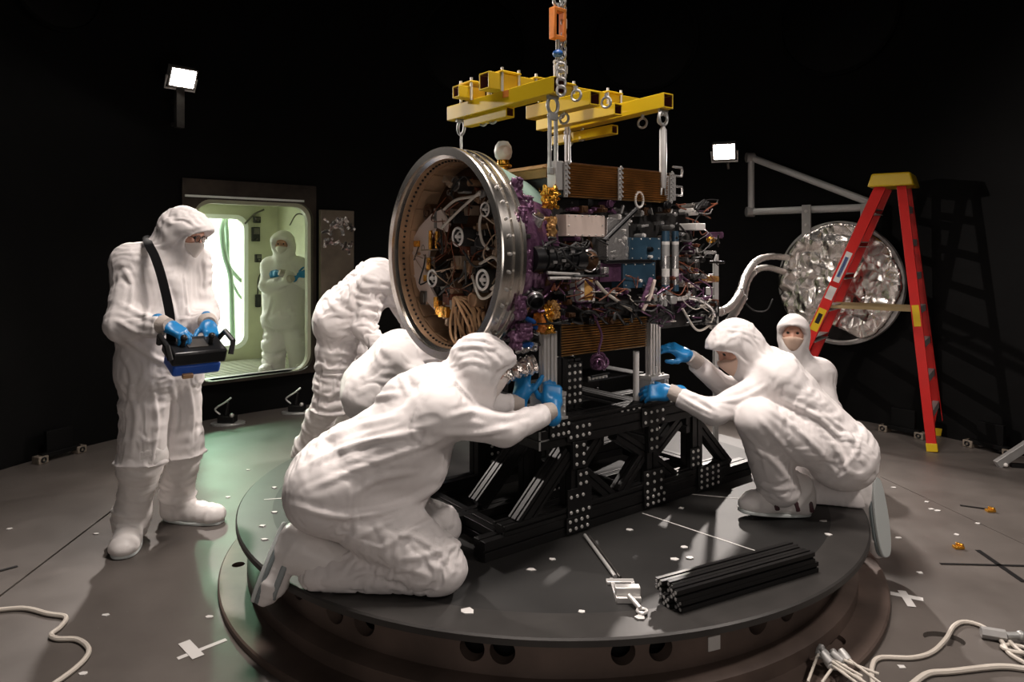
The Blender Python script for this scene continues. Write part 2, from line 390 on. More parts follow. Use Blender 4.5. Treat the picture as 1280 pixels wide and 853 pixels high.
def hand_mesh(side, curl=(.5, .6, .4), spread=.09, thumb=.5, vox=.0042):
    """right hand (side=1) wrist at 0, fingers +y, back of hand +z; thumb at -x"""
    ch = []
    for i, (x, L, r) in enumerate(((-.031, .078, .0102), (-.010, .088, .0106), (.011, .082, .0102), (.031, .064, .0092))):
        a = -(x-.0)*spread*28*.35; p = V3(x, .092-.006*abs(i-1.2), .002); d = V3(-math.sin(a)*-1*np.sign(1), math.cos(a), 0)
        d = V3(x*spread*10, 1, 0); d = unit(d); ang = 0; pts = [p]
        for k, fr in enumerate((.45, .31, .24)):
            ang += curl[k]*(1+.08*i); p = p+L*fr*V3(d[0]*math.cos(ang), d[1]*math.cos(ang), -math.sin(ang)); pts.append(p)
        ch.append((pts, r))
    tp = [V3(-.026, .03, -.008)]; td_ = unit(V3(-.75, .62, -.35-.3*thumb)); tp.append(tp[0]+.042*td_)
    td2 = unit(td_*.7+V3(0, .6, -.25*thumb)); tp.append(tp[1]+.034*td2); tp.append(tp[2]+.027*unit(td2+V3(.15, .3, -.1)))
    def f(Q):
        q = Q.copy(); q[:, 0] *= side
        d = rbox(q, (0, .058, 0), (.042, .046, .017), .015)
        d = smin(d, cone(q, (-.02, .03, -.006), (-.028, .055, -.008), .02, .016), .02)
        d = smin(d, cone(q, (0, .02, 0), (0, -.045, 0), .031, .036), .025)
        for pts, r in ch:
            e = np.full(len(q), 1e9)
            for k in range(3): e = smin(e, cone(q, pts[k], pts[k+1], r*(1-.08*k), r*(.92-.08*k)), .004)
            d = smin(d, e, .008)
        e = np.full(len(q), 1e9)
        for k in range(3): e = smin(e, cone(q, tp[k], tp[k+1], (.0155, .0125, .011)[k], (.0125, .011, .0098)[k]), .006)
        return smin(d, e, .012)
    v, q = nets(f, (-.14, -.085, -.12), (.14, .2, .06), vox)
    return relax(v, q, 1), q
def shoe_sdf(Q, L=.31, shaft=None, wide=1.):
    w = .052*wide
    d = cone(Q, (0, .05, .05), (0, L-.075, .042), .052*wide, .047*wide)
    d = smin(d, ell(Q, (0, L-.07, .035), (w*1.02, .08, .048)), .04)
    d = smin(d, cone(Q, (0, .06, .06), (0, .08, .12), .058*wide, .06*wide), .05)
    if shaft is not None: d = smin(d, cone(Q, (0, .068, .11), shaft[0], .064*wide, shaft[1]), .04)
    return smax(d, -(Q[:, 2]-.006), .01)
def outline(L, wide=1., n=40):
    pts = []
    for i in range(n):
        t = 2*PI*i/n; y = L/2+(L/2+.004)*math.sin(t); w = .053*wide*(.86+.22*(y/L)) if y > 0 else .04
        c = math.cos(t); pts.append((math.copysign(abs(c)**.7, c)*w, y))
    return pts
def wrinkle(v, q, segs, amp, seed=0., damp=None):
    n = vnormals(v, q); D = np.stack([cone(v, *s[:4]) for s in segs], 1); dm = D.min(1, keepdims=True)
    Wt = np.exp(-(D-dm)/.025); Wt /= Wt.sum(1, keepdims=True); out = np.zeros(len(v))
    warp = np.stack([vnoise(v*5+seed+k*17.3) for k in range(3)], 1)-.5
    for i, s in enumerate(segs):
        m = Wt[:, i] > .02
        if not m.any(): continue
        u = unit(np.asarray(s[1])-np.asarray(s[0])) if len(s) < 6 or s[5] is None else unit(s[5])
        p = v[m]+warp[m]*.07; al = p@u
        def st(fa, fb, o): return p*fb+u[None, :]*(al*(fa-fb))[:, None]+o+seed
        r1 = (1-np.abs(2*vnoise(st(15, 3.6, 3.1))-1))**2.2
        r2 = (1-np.abs(2*vnoise(st(31, 7., 9.7))-1))**2
        r3 = vnoise(st(7, 4.5, 21.))
        out[m] += Wt[m, i]*(s[4] if len(s) > 4 else 1.)*(r1*.95+r2*.42+(r3-.5)*1.1-.35)
    if damp is not None: out *= damp
    return v+n*(amp*out)[:, None]
def person(label, J, headf, headup=(0, 0, 1), vox=.011, amp=.011, seed=1., extra=(), hoodscale=1.08, shoes=(), hands=(), rad=None, mask='mask', kleg=.035, ground=None, tw=.8, folds=(), glasses=False, fold=.135, slack=.03, cuffs=True, strapped=(), cut=None, hems=()):
    R = dict(hip=.155, waist=.165, chest=.155, sh=.095, sh2=.1, el=.082, wr=.052, thigh=.14, knee=.108, ank=.078, neck=.08)
    if rad: R.update(rad)
    H = frame(J['head'], headf, headup); Hi = inv(H)
    base = (J['hipL']+J['hipR'])/2
    zmin = min(float(J[k][2]) for k in ('anL', 'anR', 'knL', 'knR'))
    root = empty('person', (base[0], base[1], max(0., zmin-.1)), label=label, cat='person')
    bpy.context.view_layer.update()
    c0 = (J['hipL']+J['hipR'])/2; c1 = (J['shL']+J['shR'])/2
    segs = []   # a, b, r0, r1, wrinkle amount, fold axis
    def S(a, b, r0, r1, k, w=1., ax=None): segs.append((np.asarray(a, float), np.asarray(b, float), r0, r1, w, ax, k))
    S(c0, c1, R['waist'], R['chest'], .05, tw)
    for s in 'LR':
        S(J['hip'+s], J['sh'+s], R['hip'], R['sh2']+.02, .07, tw)
    S(J['hipL'], J['hipR'], R['hip'], R['hip'], .06, .7, c1-c0)
    S(J['shL'], J['shR'], R['sh'], R['sh'], .07, .4, c1-c0)
    S(c1, J['neck'], R['chest']*.75, R['neck'], .07, .5)
    for s in 'LR':
        S(J['sh'+s], J['el'+s], R['sh'], R['el'], .035, 1.); S(J['el'+s], J['wr'+s], R['el'], R['wr'], .03, 1.)
        S(J['hip'+s], J['kn'+s], R['thigh'], R['knee'], kleg, 1.)
        if J.get('hem'+s) is not None: S(J['kn'+s], J['hem'+s], R['knee'], R.get('hem', .112), .03, .7)
        else: S(J['kn'+s], J['an'+s], R['knee'], R['ank'], .03, 1.)
    for e in extra: S(*e)
    cutp = [(J['hem'+s], unit(J['hem'+s]-J['kn'+s])) for s in 'LR' if J.get('hem'+s) is not None]
    cutw = [(J['wr'+s], unit(J['wr'+s]-J['el'+s])) for s in 'LR']
    cuta = [(J['an'+s], unit(J['an'+s]-J['kn'+s])) for s in 'LR' if J.get('hem'+s) is None]
    def f(P):
        d = None
        for a, b, r0, r1, w, ax, k in segs:
            e = cone(P, a, b, r0, r1); d = e if d is None else smin(d, e, k)
        for c, n in cutp:                                     # flat hem of the trouser leg
            e = (P-c)@n
            near = np.linalg.norm(P-c-n*.06, axis=1) < .16
            d = np.where(near, smax(d, e, .012), d)
        for c, n in cutw:
            near = np.linalg.norm(P-c-n*.04, axis=1) < .085
            d = np.where(near, smax(d, (P-c)@n, .01), d)
        Q = loc(P, Hi); d = smin(d, hood_sdf(Q, hoodscale), .035)
        return smax(d, -hood_cut(Q), .012)
    A = np.array([s[0] for s in segs]+[s[1] for s in segs]+[J['head']]); lo = A.min(0)-.24; hi = A.max(0)+.24
    v, q = nets(f, lo, hi, vox); v = relax(v, q, 2)
    Q = loc(v, Hi); dh = hood_sdf(Q, hoodscale); damp = np.clip((hood_cut(Q))/.03, .0, 1)*np.where(dh < .02, .42, 1.)
    wsegs = [s[:6] for s in segs]+[(pt(H, (0, -.02, -.03)), pt(H, (0, 0, .05)), .11, .11, 1., None)]
    Ds = np.stack([cone(v, *s[:4]) for s in wsegs], 1); Ws = np.exp(-(Ds-Ds.min(1, keepdims=True))/.02); Ws /= Ws.sum(1, keepdims=True)
    ux = np.stack([unit(np.asarray(s[1])-np.asarray(s[0])) if s[5] is None else unit(s[5]) for s in wsegs]); wa = np.array([s[4] for s in wsegs])
    sg = np.sign((ux@unit(c1-c0))+1e-6); U = Ws@(ux*sg[:, None]); U /= np.maximum(np.linalg.norm(U, axis=1), 1e-9)[:, None]
    ex = (Ws@wa)*fold*np.where(dh < .02, .7, 1.)
    pin = np.clip(1-hood_cut(Q)/.02, 0, 1)
    for c, n in cutp+cutw+cuta: pin = np.maximum(pin, np.clip(1-np.linalg.norm(v-c, axis=1)/.11, 0, .8)*(np.abs((v-c)@n) < .03))
    v = cloth(v, q, f, U, ex, .35, slack, .004, pin=np.clip(pin, 0, 1), seed=seed)
    v = wrinkle(v, q, wsegs, .0032, seed, damp)
    if folds:                                                  # drag folds pulled across the cloth
        N = vnormals(v, q); X = np.stack([640+F*v[:, 0]/v[:, 1], HOR-F*(v[:, 2]-CAMZ)/v[:, 1]], 1); face = np.clip(-(N*unit(c0-V3(0, 0, CAMZ))).sum(1)*3+.6, 0, 1); dsp = np.zeros(len(v))
        for pts, sg_, hh in folds:
            pp = np.array(spline([V3(*p, 0) for p in pts], 5))[:, :2]; best = np.full(len(v), 1e9); tt = np.zeros(len(v))
            for i in range(len(pp)-1):
                a, ab = pp[i], pp[i+1]-pp[i]; t = np.clip(((X-a)@ab)/(ab@ab), 0, 1); dd = np.linalg.norm(X-a-t[:, None]*ab, axis=1); m = dd < best; best = np.where(m, dd, best); tt = np.where(m, (i+t)/(len(pp)-1), tt)
            s_ = sg_*F/v[:, 1]; tap = np.sin(np.clip(tt, .02, .98)*PI)**.6
            dsp += hh*tap*(np.exp(-(best/s_)**2)-.45*np.exp(-((best/s_-1.6)/.8)**2))
        v = v+N*(dsp*face)[:, None]; v = relax(v, q, 1, .25)
    if ground is not None: mm = np.hypot(v[:, 0]-CX, v[:, 1]-CY) < 1.6; v[:, 2] = np.where(mm, np.maximum(v[:, 2], ground+.004), v[:, 2])
    o = link('coverall', npmesh('coverall', v-np.array(root.location), q), 'suit', root, angle=180)
    place('face', _HEAD, H, root); [place('eye', _EYEM, H@np.array([[1, 0, 0, s*.031], [0, 1, 0, .087], [0, 0, 1, .004], [0, 0, 0, 1.]]), root) for s in (-1, 1)]
    mk = place('face_mask', _MASK, H, root)
    if mask != 'mask':
        mk.data = mk.data.copy(); mk.data.materials[0] = M[mask]
    if glasses: place('glasses', _GLASS, H, root)
    for s in 'LR':
        if not cuffs: break
        n = unit(J['wr'+s]-J['el'+s]); c = J['wr'+s]-n*.015
        mb = MB(); mb.tube([c, c+n*.02, c+n*.04, c+n*.062], [R['wr']*.86, R['wr']*.84, .039, .036], 20)
        mb.v = [tuple(np.array(p)-np.array(root.location)) for p in mb.v]; mb.build('cuff', 'cuff', root)
    for (side, wrist, y, z, kw) in hands:
        hv, hq = hand_mesh(side, **kw); me = npmesh('glove', hv, hq); me.materials.append(M['glove'])
        me.polygons.foreach_set('use_smooth', [True]*len(me.polygons))
        place('glove', me, frame(wrist, y, z), root)
    for (heel, y, z, kw) in shoes:
        mt = frame(heel, y, z); L = kw.get('L', .31); wd = kw.get('wide', 1.); sh = kw.get('shaft'); st = kw.get('straps', 0)
        if sh is not None: sh = (loc(np.array([sh[0]]), inv(mt))[0], sh[1])
        sv, sq = nets(lambda Q: shoe_sdf(Q, L, sh, wd), (-.2, -.2, -.02), (.2, L+.1, .2) if sh is None else tuple(np.maximum((.2, L+.1, .2), np.array(sh[0])+.14)), .0085)
        sv = relax(sv, sq, 1)
        ws = [(V3(0, .04, .05), V3(0, L-.06, .04), .05, .05, .8)]
        if sh is not None: ws.append((V3(0, .068, .1), sh[0], .06, sh[1], 1.3))
        sv = wrinkle(sv, sq, ws, .0135, seed+3, np.clip(sv[:, 2]/.03, 0, 1)); sv = wrinkle(sv*2.2, sq, [(a*2.2, b*2.2, r0*2.2, r1*2.2, 1.) for a, b, r0, r1, *_ in ws], .008, seed+8, np.clip(sv[:, 2]/.03, 0, 1))/2.2
        me = npmesh('shoe_cover', sv, sq); me.materials.append(M['bootie']); me.polygons.foreach_set('use_smooth', [True]*len(me.polygons))
        so = place('shoe_cover', me, mt, root)
        mb = MB(); mb.prism(outline(L, wd*1.16), -.004, .012); mb.build('sole', kw.get('sole', 'sole'), so, bevel=.004)
        if kw.get('edge'):
            mb = MB(); mb.prism(outline(L*1.0, wd*1.2), .0125, .028); mb.build('sole_edge', 'solegrey', so, bevel=.004)
        for yy in ((.03, .1, .2)[:st]):
            w = .058*wd
            for sx in (-1, 1): mb = MB(); mb.tube([(sx*(w+.010), yy, .036), (sx*(w+.012), yy+.012, .070), (sx*.048, yy+.028, .122-.12*yy)], .011, 6); mb.build('strap', 'strap', so)
        if kw.get('ankle_strap'):
            mb = MB(); mb.torus((0, .075, .12), (0, -.25, 1), .074*wd, .008, 28, 8); mb.build('ankle_strap', 'strap', so)
        if kw.get('grey_strap'):
            mb = MB(); mb.prism([(x, y*.86+.01) for x, y in outline(L, wd*1.28)], .060, .082); mb.build('grey_strap', mat('grey_band', (.30, .33, .335), .6), so, bevel=.006)
    return root, H
# kneeling person, front left, back towards the camera
A = dict(hipR=W(410, 610, 2.64), hipL=W(418, 592, 2.90), shR=W(545, 514, 2.68), shL=W(543, 484, 2.97),
    elR=W(630, 533, 2.82), wrR=W(680, 517, 2.97), elL=W(606, 505, 3.02), wrL=W(640, 505, 3.05),
    knR=W(548, 705, 2.64), knL=W(545, 655, 3.02), anR=W(400, 712, 2.68), anL=W(440, 668, 2.98), neck=W(566, 480, 2.84), head=W(600, 455, 2.88))
person('person in white coverall kneeling with back to the view, arms reaching to the left post', A, (.86, .42, -.38), ground=TOP, seed=1., vox=.0095, amp=.0115,
    extra=((W(430, 590, 2.76), W(515, 545, 2.80), .19, .17, .06, .9), (W(500, 560, 2.70), W(515, 585, 2.74), .12, .12, .08, .8), (W(470, 640, 2.66), W(530, 690, 2.64), .125, .115, .05, 1.), (W(512, 495, 2.80), W(540, 484, 2.82), .11, .10, .07, .6)),
    rad=dict(sh=.085, el=.07, wr=.047, knee=.1, ank=.078, chest=.14, hip=.15), hoodscale=.93, folds=(([(372, 590), (430, 560), (500, 545), (545, 530)], 0.012, 0.009), ([(385, 560), (440, 535), (500, 520)], 0.012, 0.009), ([(410, 520), (455, 500), (505, 492)], 0.012, 0.009), ([(385, 612), (450, 585), (520, 560), (560, 545)], 0.012, 0.009), ([(362, 632), (430, 646), (500, 634), (556, 604)], 0.014, 0.014), ([(400, 575), (460, 552), (520, 535)], 0.009, 0.006), ([(430, 682), (485, 652), (530, 628)], 0.012, 0.009), ([(465, 694), (510, 665), (545, 648)], 0.012, 0.009), ([(500, 702), (545, 690), (582, 678)], 0.012, 0.009), ([(480, 668), (520, 672), (562, 700)], 0.009, 0.008), ([(440, 622), (470, 600), (520, 590)], 0.012, 0.009), ([(531, 492), (518, 518), (518, 545), (540, 556)], 0.006, 0.008), ([(556, 440), (590, 431), (622, 440)], 0.008, 0.005), ([(562, 458), (592, 452), (626, 462)], 0.008, 0.005), ([(570, 425), (595, 420), (615, 428)], 0.008, 0.004), ([(553, 447), (568, 476), (600, 508)], 0.006, 0.008), ([(560, 522), (590, 515), (622, 526)], 0.012, 0.009), ([(598, 510), (630, 522), (662, 513)], 0.012, 0.009), ([(545, 542), (600, 542), (640, 534)], 0.012, 0.009), ([(420, 728), (460, 715), (510, 728)], 0.012, 0.009), ([(470, 735), (505, 712), (540, 722)], 0.012, 0.009),),
    hands=((1, W(691, 510, 3.03), (.02, .55, .8), (.25, -.85, .5), dict(curl=(.45, .5, .35), spread=.16, thumb=.1)),
           (-1, W(650, 500, 3.07), (.15, .25, .95), (-.75, -.55, .2), dict(curl=(.35, .4, .3), spread=.06, thumb=.2))),
    shoes=((W(354, 654, 2.70), W(321, 738, 2.66)-W(354, 654, 2.70), (.9, .05, -.1), dict(L=.29, edge=1, grey_strap=1, shaft=(A['anR']+V3(.06, 0, 0), .075))),
           (W(402, 632, 3.0), (-.30, 0, -.95), (.95, 0, -.2), dict(L=.28, edge=1, shaft=(A['anL'], .07)))))
# kneeling person on the right
B = dict(hipL=W(1052, 566, 3.34), hipR=W(1052, 560, 3.58), shL=W(972, 472, 3.38), shR=W(962, 458, 3.66),
    elL=W(892, 512, 3.34), wrL=W(848, 494, 3.40), elR=W(912, 486, 3.68), wrR=W(870, 452, 3.60),
    knL=W(948, 522, 3.26), knR=W(975, 605, 3.66), anL=W(973, 606, 3.36), anR=W(1062, 616, 3.56), neck=W(946, 450, 3.50), head=W(921, 430, 3.50))
person('person in white coverall down on one knee, reaching both blue gloves to the right post', B, (-.82, -.12, -.55), (-.5, 0, .85), ground=TOP, seed=5., vox=.0095, amp=.0095,
    extra=((W(1030, 545, 3.52), W(985, 500, 3.52), .15, .14, .06, .7),), kleg=.014, fold=.105, hoodscale=.90, folds=(([(1030, 520), (1062, 545), (1082, 582)], 0.012, 0.009), ([(1008, 522), (1040, 552), (1062, 592)], 0.012, 0.009), ([(1045, 592), (1068, 570), (1078, 540)], 0.009, 0.008), ([(958, 508), (1000, 540), (1042, 582)], 0.012, 0.009), ([(948, 522), (982, 560), (1010, 592)], 0.012, 0.009), ([(975, 498), (1020, 520), (1052, 548)], 0.012, 0.012), ([(935, 558), (960, 572), (988, 602)], 0.012, 0.009), ([(930, 540), (950, 565), (960, 600)], 0.009, 0.007), ([(860, 490), (882, 502), (898, 516)], 0.012, 0.009), ([(900, 504), (930, 497), (962, 480)], 0.012, 0.009), ([(845, 492), (870, 507), (902, 522)], 0.008, 0.007), ([(985, 440), (1010, 470), (1040, 490)], 0.014, 0.006), ([(930, 400), (925, 425), (935, 450)], 0.006, 0.006), ([(905, 412), (930, 415), (955, 425)], 0.006, 0.005), ([(940, 600), (965, 612), (1000, 608)], 0.012, 0.009),),
    rad=dict(sh=.08, el=.066, wr=.047, thigh=.135, knee=.1, ank=.098, hip=.155, waist=.15, chest=.135), mask='tanmask',
    hands=((-1, W(838, 491, 3.42), (-.93, .25, -.05), (.1, -.75, .6), dict(curl=(.35, .4, .3), spread=.16, thumb=.2)),
           (1, W(861, 446, 3.60), (-.85, -.12, .48), (.45, -.45, .75), dict(curl=(.35, .45, .3), spread=.09, thumb=.3))),
    shoes=((W(1012, 645, 3.40)+V3(0, 0, .008), W(918, 640, 3.36)-W(1012, 645, 3.40), (0, 0, 1), dict(L=.35, wide=1.05, straps=3, shaft=(A['anR']*0+W(976, 600, 3.40), .08))),
           (W(1096, 598, 3.50), W(1108, 692, 3.44)-W(1096, 598, 3.50), (-.60, .80, 0), dict(L=.365, wide=1.05, edge=1, ankle_strap=1, shaft=(B['anR'], .075)))))
# standing person with the remote control
S_ = dict(hipR=W(184, 462, 3.86), hipL=W(217, 460, 4.02), shR=W(168, 328, 3.84), shL=W(236, 328, 4.06),
    elR=W(158, 402, 3.70), wrR=W(203, 406, 3.60), elL=W(250, 390, 4.06), wrL=W(259, 402, 3.86),
    knR=W(178, 550, 3.83), knL=W(226, 545, 4.06), anR=W(172, 650, 3.80), anL=W(222, 628, 4.12), hemR=W(176, 578, 3.82), hemL=W(228, 568, 4.06),
    neck=W(210, 310, 3.93), head=W(229, 291, 3.93))
person('standing person in white coverall and tall shoe covers holding a blue and black remote', S_, (.95, -.12, -.34), seed=9., vox=.0105, amp=.0125,
    extra=((W(196, 440, 3.90), W(202, 350, 3.92), .19, .17, .06, .35),), rad=dict(hip=.15, thigh=.145, knee=.122, hem=.135, sh=.105, el=.105, wr=.058), glasses=True, hoodscale=1.05, tw=.3, folds=(([(160, 480), (170, 520), (165, 562)], 0.014, 0.011), ([(190, 478), (196, 530), (190, 572)], 0.014, 0.011), ([(215, 480), (222, 520), (216, 552)], 0.014, 0.011), ([(236, 480), (241, 520), (236, 550)], 0.014, 0.011), ([(152, 330), (166, 360), (160, 392)], 0.014, 0.011), ([(200, 340), (215, 380), (226, 430)], 0.012, 0.008), ([(229, 335), (233, 370), (238, 425)], 0.005, 0.006), ([(150, 418), (190, 446), (222, 458)], 0.014, 0.013), ([(150, 380), (178, 394), (200, 400)], 0.014, 0.011), ([(145, 400), (170, 415), (196, 418)], 0.012, 0.011), ([(175, 330), (185, 380), (180, 420)], 0.014, 0.011), ([(170, 540), (185, 552), (200, 548)], 0.009, 0.006), ([(150, 440), (165, 470), (160, 510)], 0.014, 0.011),), fold=.17, slack=.038,
    hands=((1, W(207, 406, 3.60), (.84, -.05, -.42), (.30, -.30, .85), dict(curl=(.45, .5, .3), spread=.06, thumb=.3)),
           (-1, W(260, 404, 3.84), (.45, -.62, -.55), (.55, -.2, .8), dict(curl=(.45, .5, .3), spread=.06, thumb=.3))),
    shoes=((W(166, 668, 3.92)*V3(1, 1, 0)+V3(0, 0, .006), (.34, -.94, 0), (0, 0, 1), dict(L=.34, wide=1.2, shaft=(W(177, 572, 3.82), .108))),
           (W(207, 640, 4.14)*V3(1, 1, 0)+V3(0, 0, .006), (.985, -.17, 0), (0, 0, 1), dict(L=.36, wide=1.15, shaft=(W(228, 562, 4.07), .105)))))
# person bent over behind the ring
C_ = dict(hipR=W(424, 400, 5.0), hipL=W(436, 398, 5.25), shR=W(468, 352, 4.95), shL=W(478, 342, 5.3),
    elR=W(456, 408, 4.84), wrR=W(477, 436, 4.75), elL=W(515, 400, 5.2), wrL=W(535, 420, 5.05),
    knR=W(416, 478, 5.02), knL=W(432, 476, 5.3), anR=W(390, 556, 5.12), anL=W(424, 548, 5.4), hemR=W(412, 512, 5.04), hemL=W(428, 506, 5.32),
    neck=W(494, 340, 5.12), head=W(515, 342, 5.12))
person('white suited person bending forward behind the big metal ring', C_, (.8, -.1, -.6), (.6, 0, .8), tw=.9, fold=.22, seed=13., vox=.013, amp=.013,
    extra=((W(432, 385, 5.1), W(465, 355, 5.1), .19, .17, .06, .8),), rad=dict(hip=.17, thigh=.16, knee=.13, hem=.135),
    hands=((1, W(482, 444, 4.72), (.7, -.2, -.5), (.3, -.8, .4), dict(curl=(.4, .5, .3))), (-1, W(540, 424, 5.0), (.7, -.2, -.5), (.3, -.2, .8), dict(curl=(.4, .5, .3)))),
    shoes=((W(374, 582, 5.22)*V3(1, 1, 0)+V3(0, 0, .006), (.7, -.7, 0), (0, 0, 1), dict(L=.33, wide=1.15, shaft=(W(410, 506, 5.04), .105))),
           (W(415, 560, 5.48)*V3(1, 1, 0)+V3(0, 0, .006), (.9, -.4, 0), (0, 0, 1), dict(L=.33, wide=1.15, shaft=(W(428, 500, 5.32), .105)))))
# person crouching between the bent one and the kneeler
D_ = dict(hipR=W(464, 492, 4.12), hipL=W(468, 484, 4.36), shR=W(497, 446, 4.10), shL=W(500, 437, 4.42),
    elR=W(535, 480, 4.0), wrR=W(565, 490, 3.92), elL=W(545, 470, 4.35), wrL=W(570, 470, 4.15),
    knR=W(520, 545, 4.10), knL=W(528, 540, 4.40), anR=W(455, 556, 4.16), anL=W(462, 550, 4.45), neck=W(515, 436, 4.27), head=W(540, 432, 4.27))
person('white suited person crouching under the big metal ring with back showing', D_, (.85, 0, -.5), (.5, 0, .85), ground=TOP, seed=17., vox=.013, amp=.012,
    extra=((W(468, 478, 4.24), W(500, 448, 4.26), .19, .16, .06, .8),), rad=dict(hip=.16),
    hands=((1, W(572, 491, 3.90), (.9, -.2, 0), (0, -.6, .8), dict(curl=(.4, .5, .3))), (-1, W(578, 470, 4.12), (.9, -.3, 0), (0, .2, .9), dict(curl=(.4, .5, .3)))),
    shoes=((D_['anR']+V3(-.09, 0, .13), (-.15, 0, -1), (1, 0, -.1), dict(L=.27, shaft=(D_['anR'], .07))), (D_['anL']+V3(-.09, 0, .13), (-.15, 0, -1), (1, 0, -.1), dict(L=.27, shaft=(D_['anL'], .07)))))
# person whose head shows behind the right kneeler
E_ = dict(hipR=W(992, 545, 5.28), hipL=W(1018, 545, 5.28), shR=W(975, 466, 5.12), shL=W(1022, 466, 5.12),
    elR=W(962, 510, 4.98), wrR=W(975, 535, 4.85), elL=W(1036, 510, 4.98), wrL=W(1015, 535, 4.85),
    knR=W(972, 540, 4.80), knL=W(1010, 540, 4.80), anR=W(978, 578, 5.05), anL=W(1016, 578, 5.05), neck=W(996, 446, 5.1), head=W(992, 415, 5.06))
person('white hooded person with tan face mask crouching behind the right kneeling worker', E_, (-.42, -.9, -.02), seed=21., vox=.013, amp=.01, mask='tanmask', hoodscale=.93,
    rad=dict(knee=.1, thigh=.13), hands=((1, W(977, 538, 4.83), (.6, -.5, -.5), (-.3, -.6, .6), {}), (-1, W(1013, 538, 4.83), (-.6, -.5, -.5), (.3, -.6, .6), {})),
    shoes=((V3(E_['anR'][0], 5.12, .006), (-.1, -1, 0), (0, 0, 1), dict(L=.3)), (V3(E_['anL'][0], 5.12, .006), (.1, -1, 0), (0, 0, 1), dict(L=.3))))
# person in the doorway
G_ = dict(hipR=W(346, 398, 8.3), hipL=W(366, 398, 8.3), shR=W(339, 332, 8.3), shL=W(371, 332, 8.3),
    elR=W(333, 356, 8.15), wrR=W(362, 349, 7.98), elL=W(384, 352, 8.15), wrL=W(354, 342, 8.0),
    knR=W(343, 430, 8.28), knL=W(373, 430, 8.28), anR=W(342, 456, 8.3), anL=W(377, 456, 8.3), neck=W(354, 322, 8.3), head=W(354, 305, 8.24))
person('person in white coverall standing in the lit doorway with arms crossed', G_, (.02, -1, -.05), seed=25., vox=.017, amp=.013,
    extra=((W(356, 392, 8.3), W(355, 340, 8.28), .20, .17, .06, .9),), rad=dict(knee=.135, ank=.13, thigh=.15, hip=.16, sh=.1), hoodscale=1.12,
    hands=((1, W(372, 347, 8.06), (.8, .25, .45), (.3, -.9, .2), dict(curl=(.2, .3, .2), thumb=.2)), (-1, W(348, 342, 8.08), (-.9, .35, -.1), (0, -.9, .3), dict(curl=(.3, .3, .2), thumb=.2))),
    shoes=((V3(G_['anR'][0], 8.36, .158), (-.15, -1, 0), (0, 0, 1), dict(L=.32, wide=1.1, shaft=(G_['anR']+V3(0, 0, .05), .1))), (V3(G_['anL'][0], 8.36, .158), (.15, -1, 0), (0, 0, 1), dict(L=.32, wide=1.1, shaft=(G_['anL']+V3(0, 0, .05), .1)))))
# ---------------------------------------------------------------- the chamber
def wall_at(px, r=RW):
    k = (px-640)/F; a = 1+k*k; b = -2*(k*CX+CY); c = CX*CX+CY*CY-r*r
    return (-b+math.sqrt(b*b-4*a*c))/(2*a)
def onwall(px, py, r=RW): return W(px, py, wall_at(px, r))
def ang(p): return math.atan2(p[0]-CX, p[1]-CY)
def cp(t, r, z): return V3(CX+r*math.sin(t), CY+r*math.cos(t), z)
# floor with a seam and a real hole
def floor_mat():
    m = bpy.data.materials.new('chamber_floor'); m.use_nodes = True; nt = m.node_tree; L = nt.links.new; b = nt.nodes['Principled BSDF']
    tc = nt.nodes.new('ShaderNodeTexCoord'); n = nt.nodes.new('ShaderNodeTexNoise'); n.inputs['Scale'].default_value = 1.6; n.inputs['Detail'].default_value = 10; n.inputs['Roughness'].default_value = .65
    L(tc.outputs['Object'], n.inputs['Vector'])
    r = nt.nodes.new('ShaderNodeValToRGB'); r.color_ramp.elements[0].position = .3; r.color_ramp.elements[1].position = .75
    r.color_ramp.elements[0].color = (.078, .067, .060, 1); r.color_ramp.elements[1].color = (.125, .109, .098, 1)
    L(n.outputs['Fac'], r.inputs['Fac'])
    v = nt.nodes.new('ShaderNodeTexNoise'); v.inputs['Scale'].default_value = 55; v.inputs['Detail'].default_value = 2; L(tc.outputs['Object'], v.inputs['Vector'])
    vr = nt.nodes.new('ShaderNodeValToRGB'); vr.color_ramp.elements[0].position = .74; vr.color_ramp.elements[1].position = .80; L(v.outputs['Fac'], vr.inputs['Fac'])
    mx = nt.nodes.new('ShaderNodeMix'); mx.data_type = 'RGBA'; mx.inputs[7].default_value = (.20, .185, .175, 1)
    L(vr.outputs['Color'], mx.inputs[0]); L(r.outputs['Color'], mx.inputs[6]); L(mx.outputs[2], b.inputs['Base Color'])
    n3 = nt.nodes.new('ShaderNodeTexNoise'); n3.inputs['Scale'].default_value = 3.2; L(tc.outputs['Object'], n3.inputs['Vector'])
    mr = nt.nodes.new('ShaderNodeMapRange'); mr.inputs[3].default_value = .34; mr.inputs[4].default_value = .58; L(n3.outputs['Fac'], mr.inputs[0]); L(mr.outputs[0], b.inputs['Roughness'])
    bp = nt.nodes.new('ShaderNodeBump'); bp.inputs['Strength'].default_value = .12; bp.inputs['Distance'].default_value = .004; L(n3.outputs['Fac'], bp.inputs['Height']); L(bp.outputs['Normal'], b.inputs['Normal'])
    return m
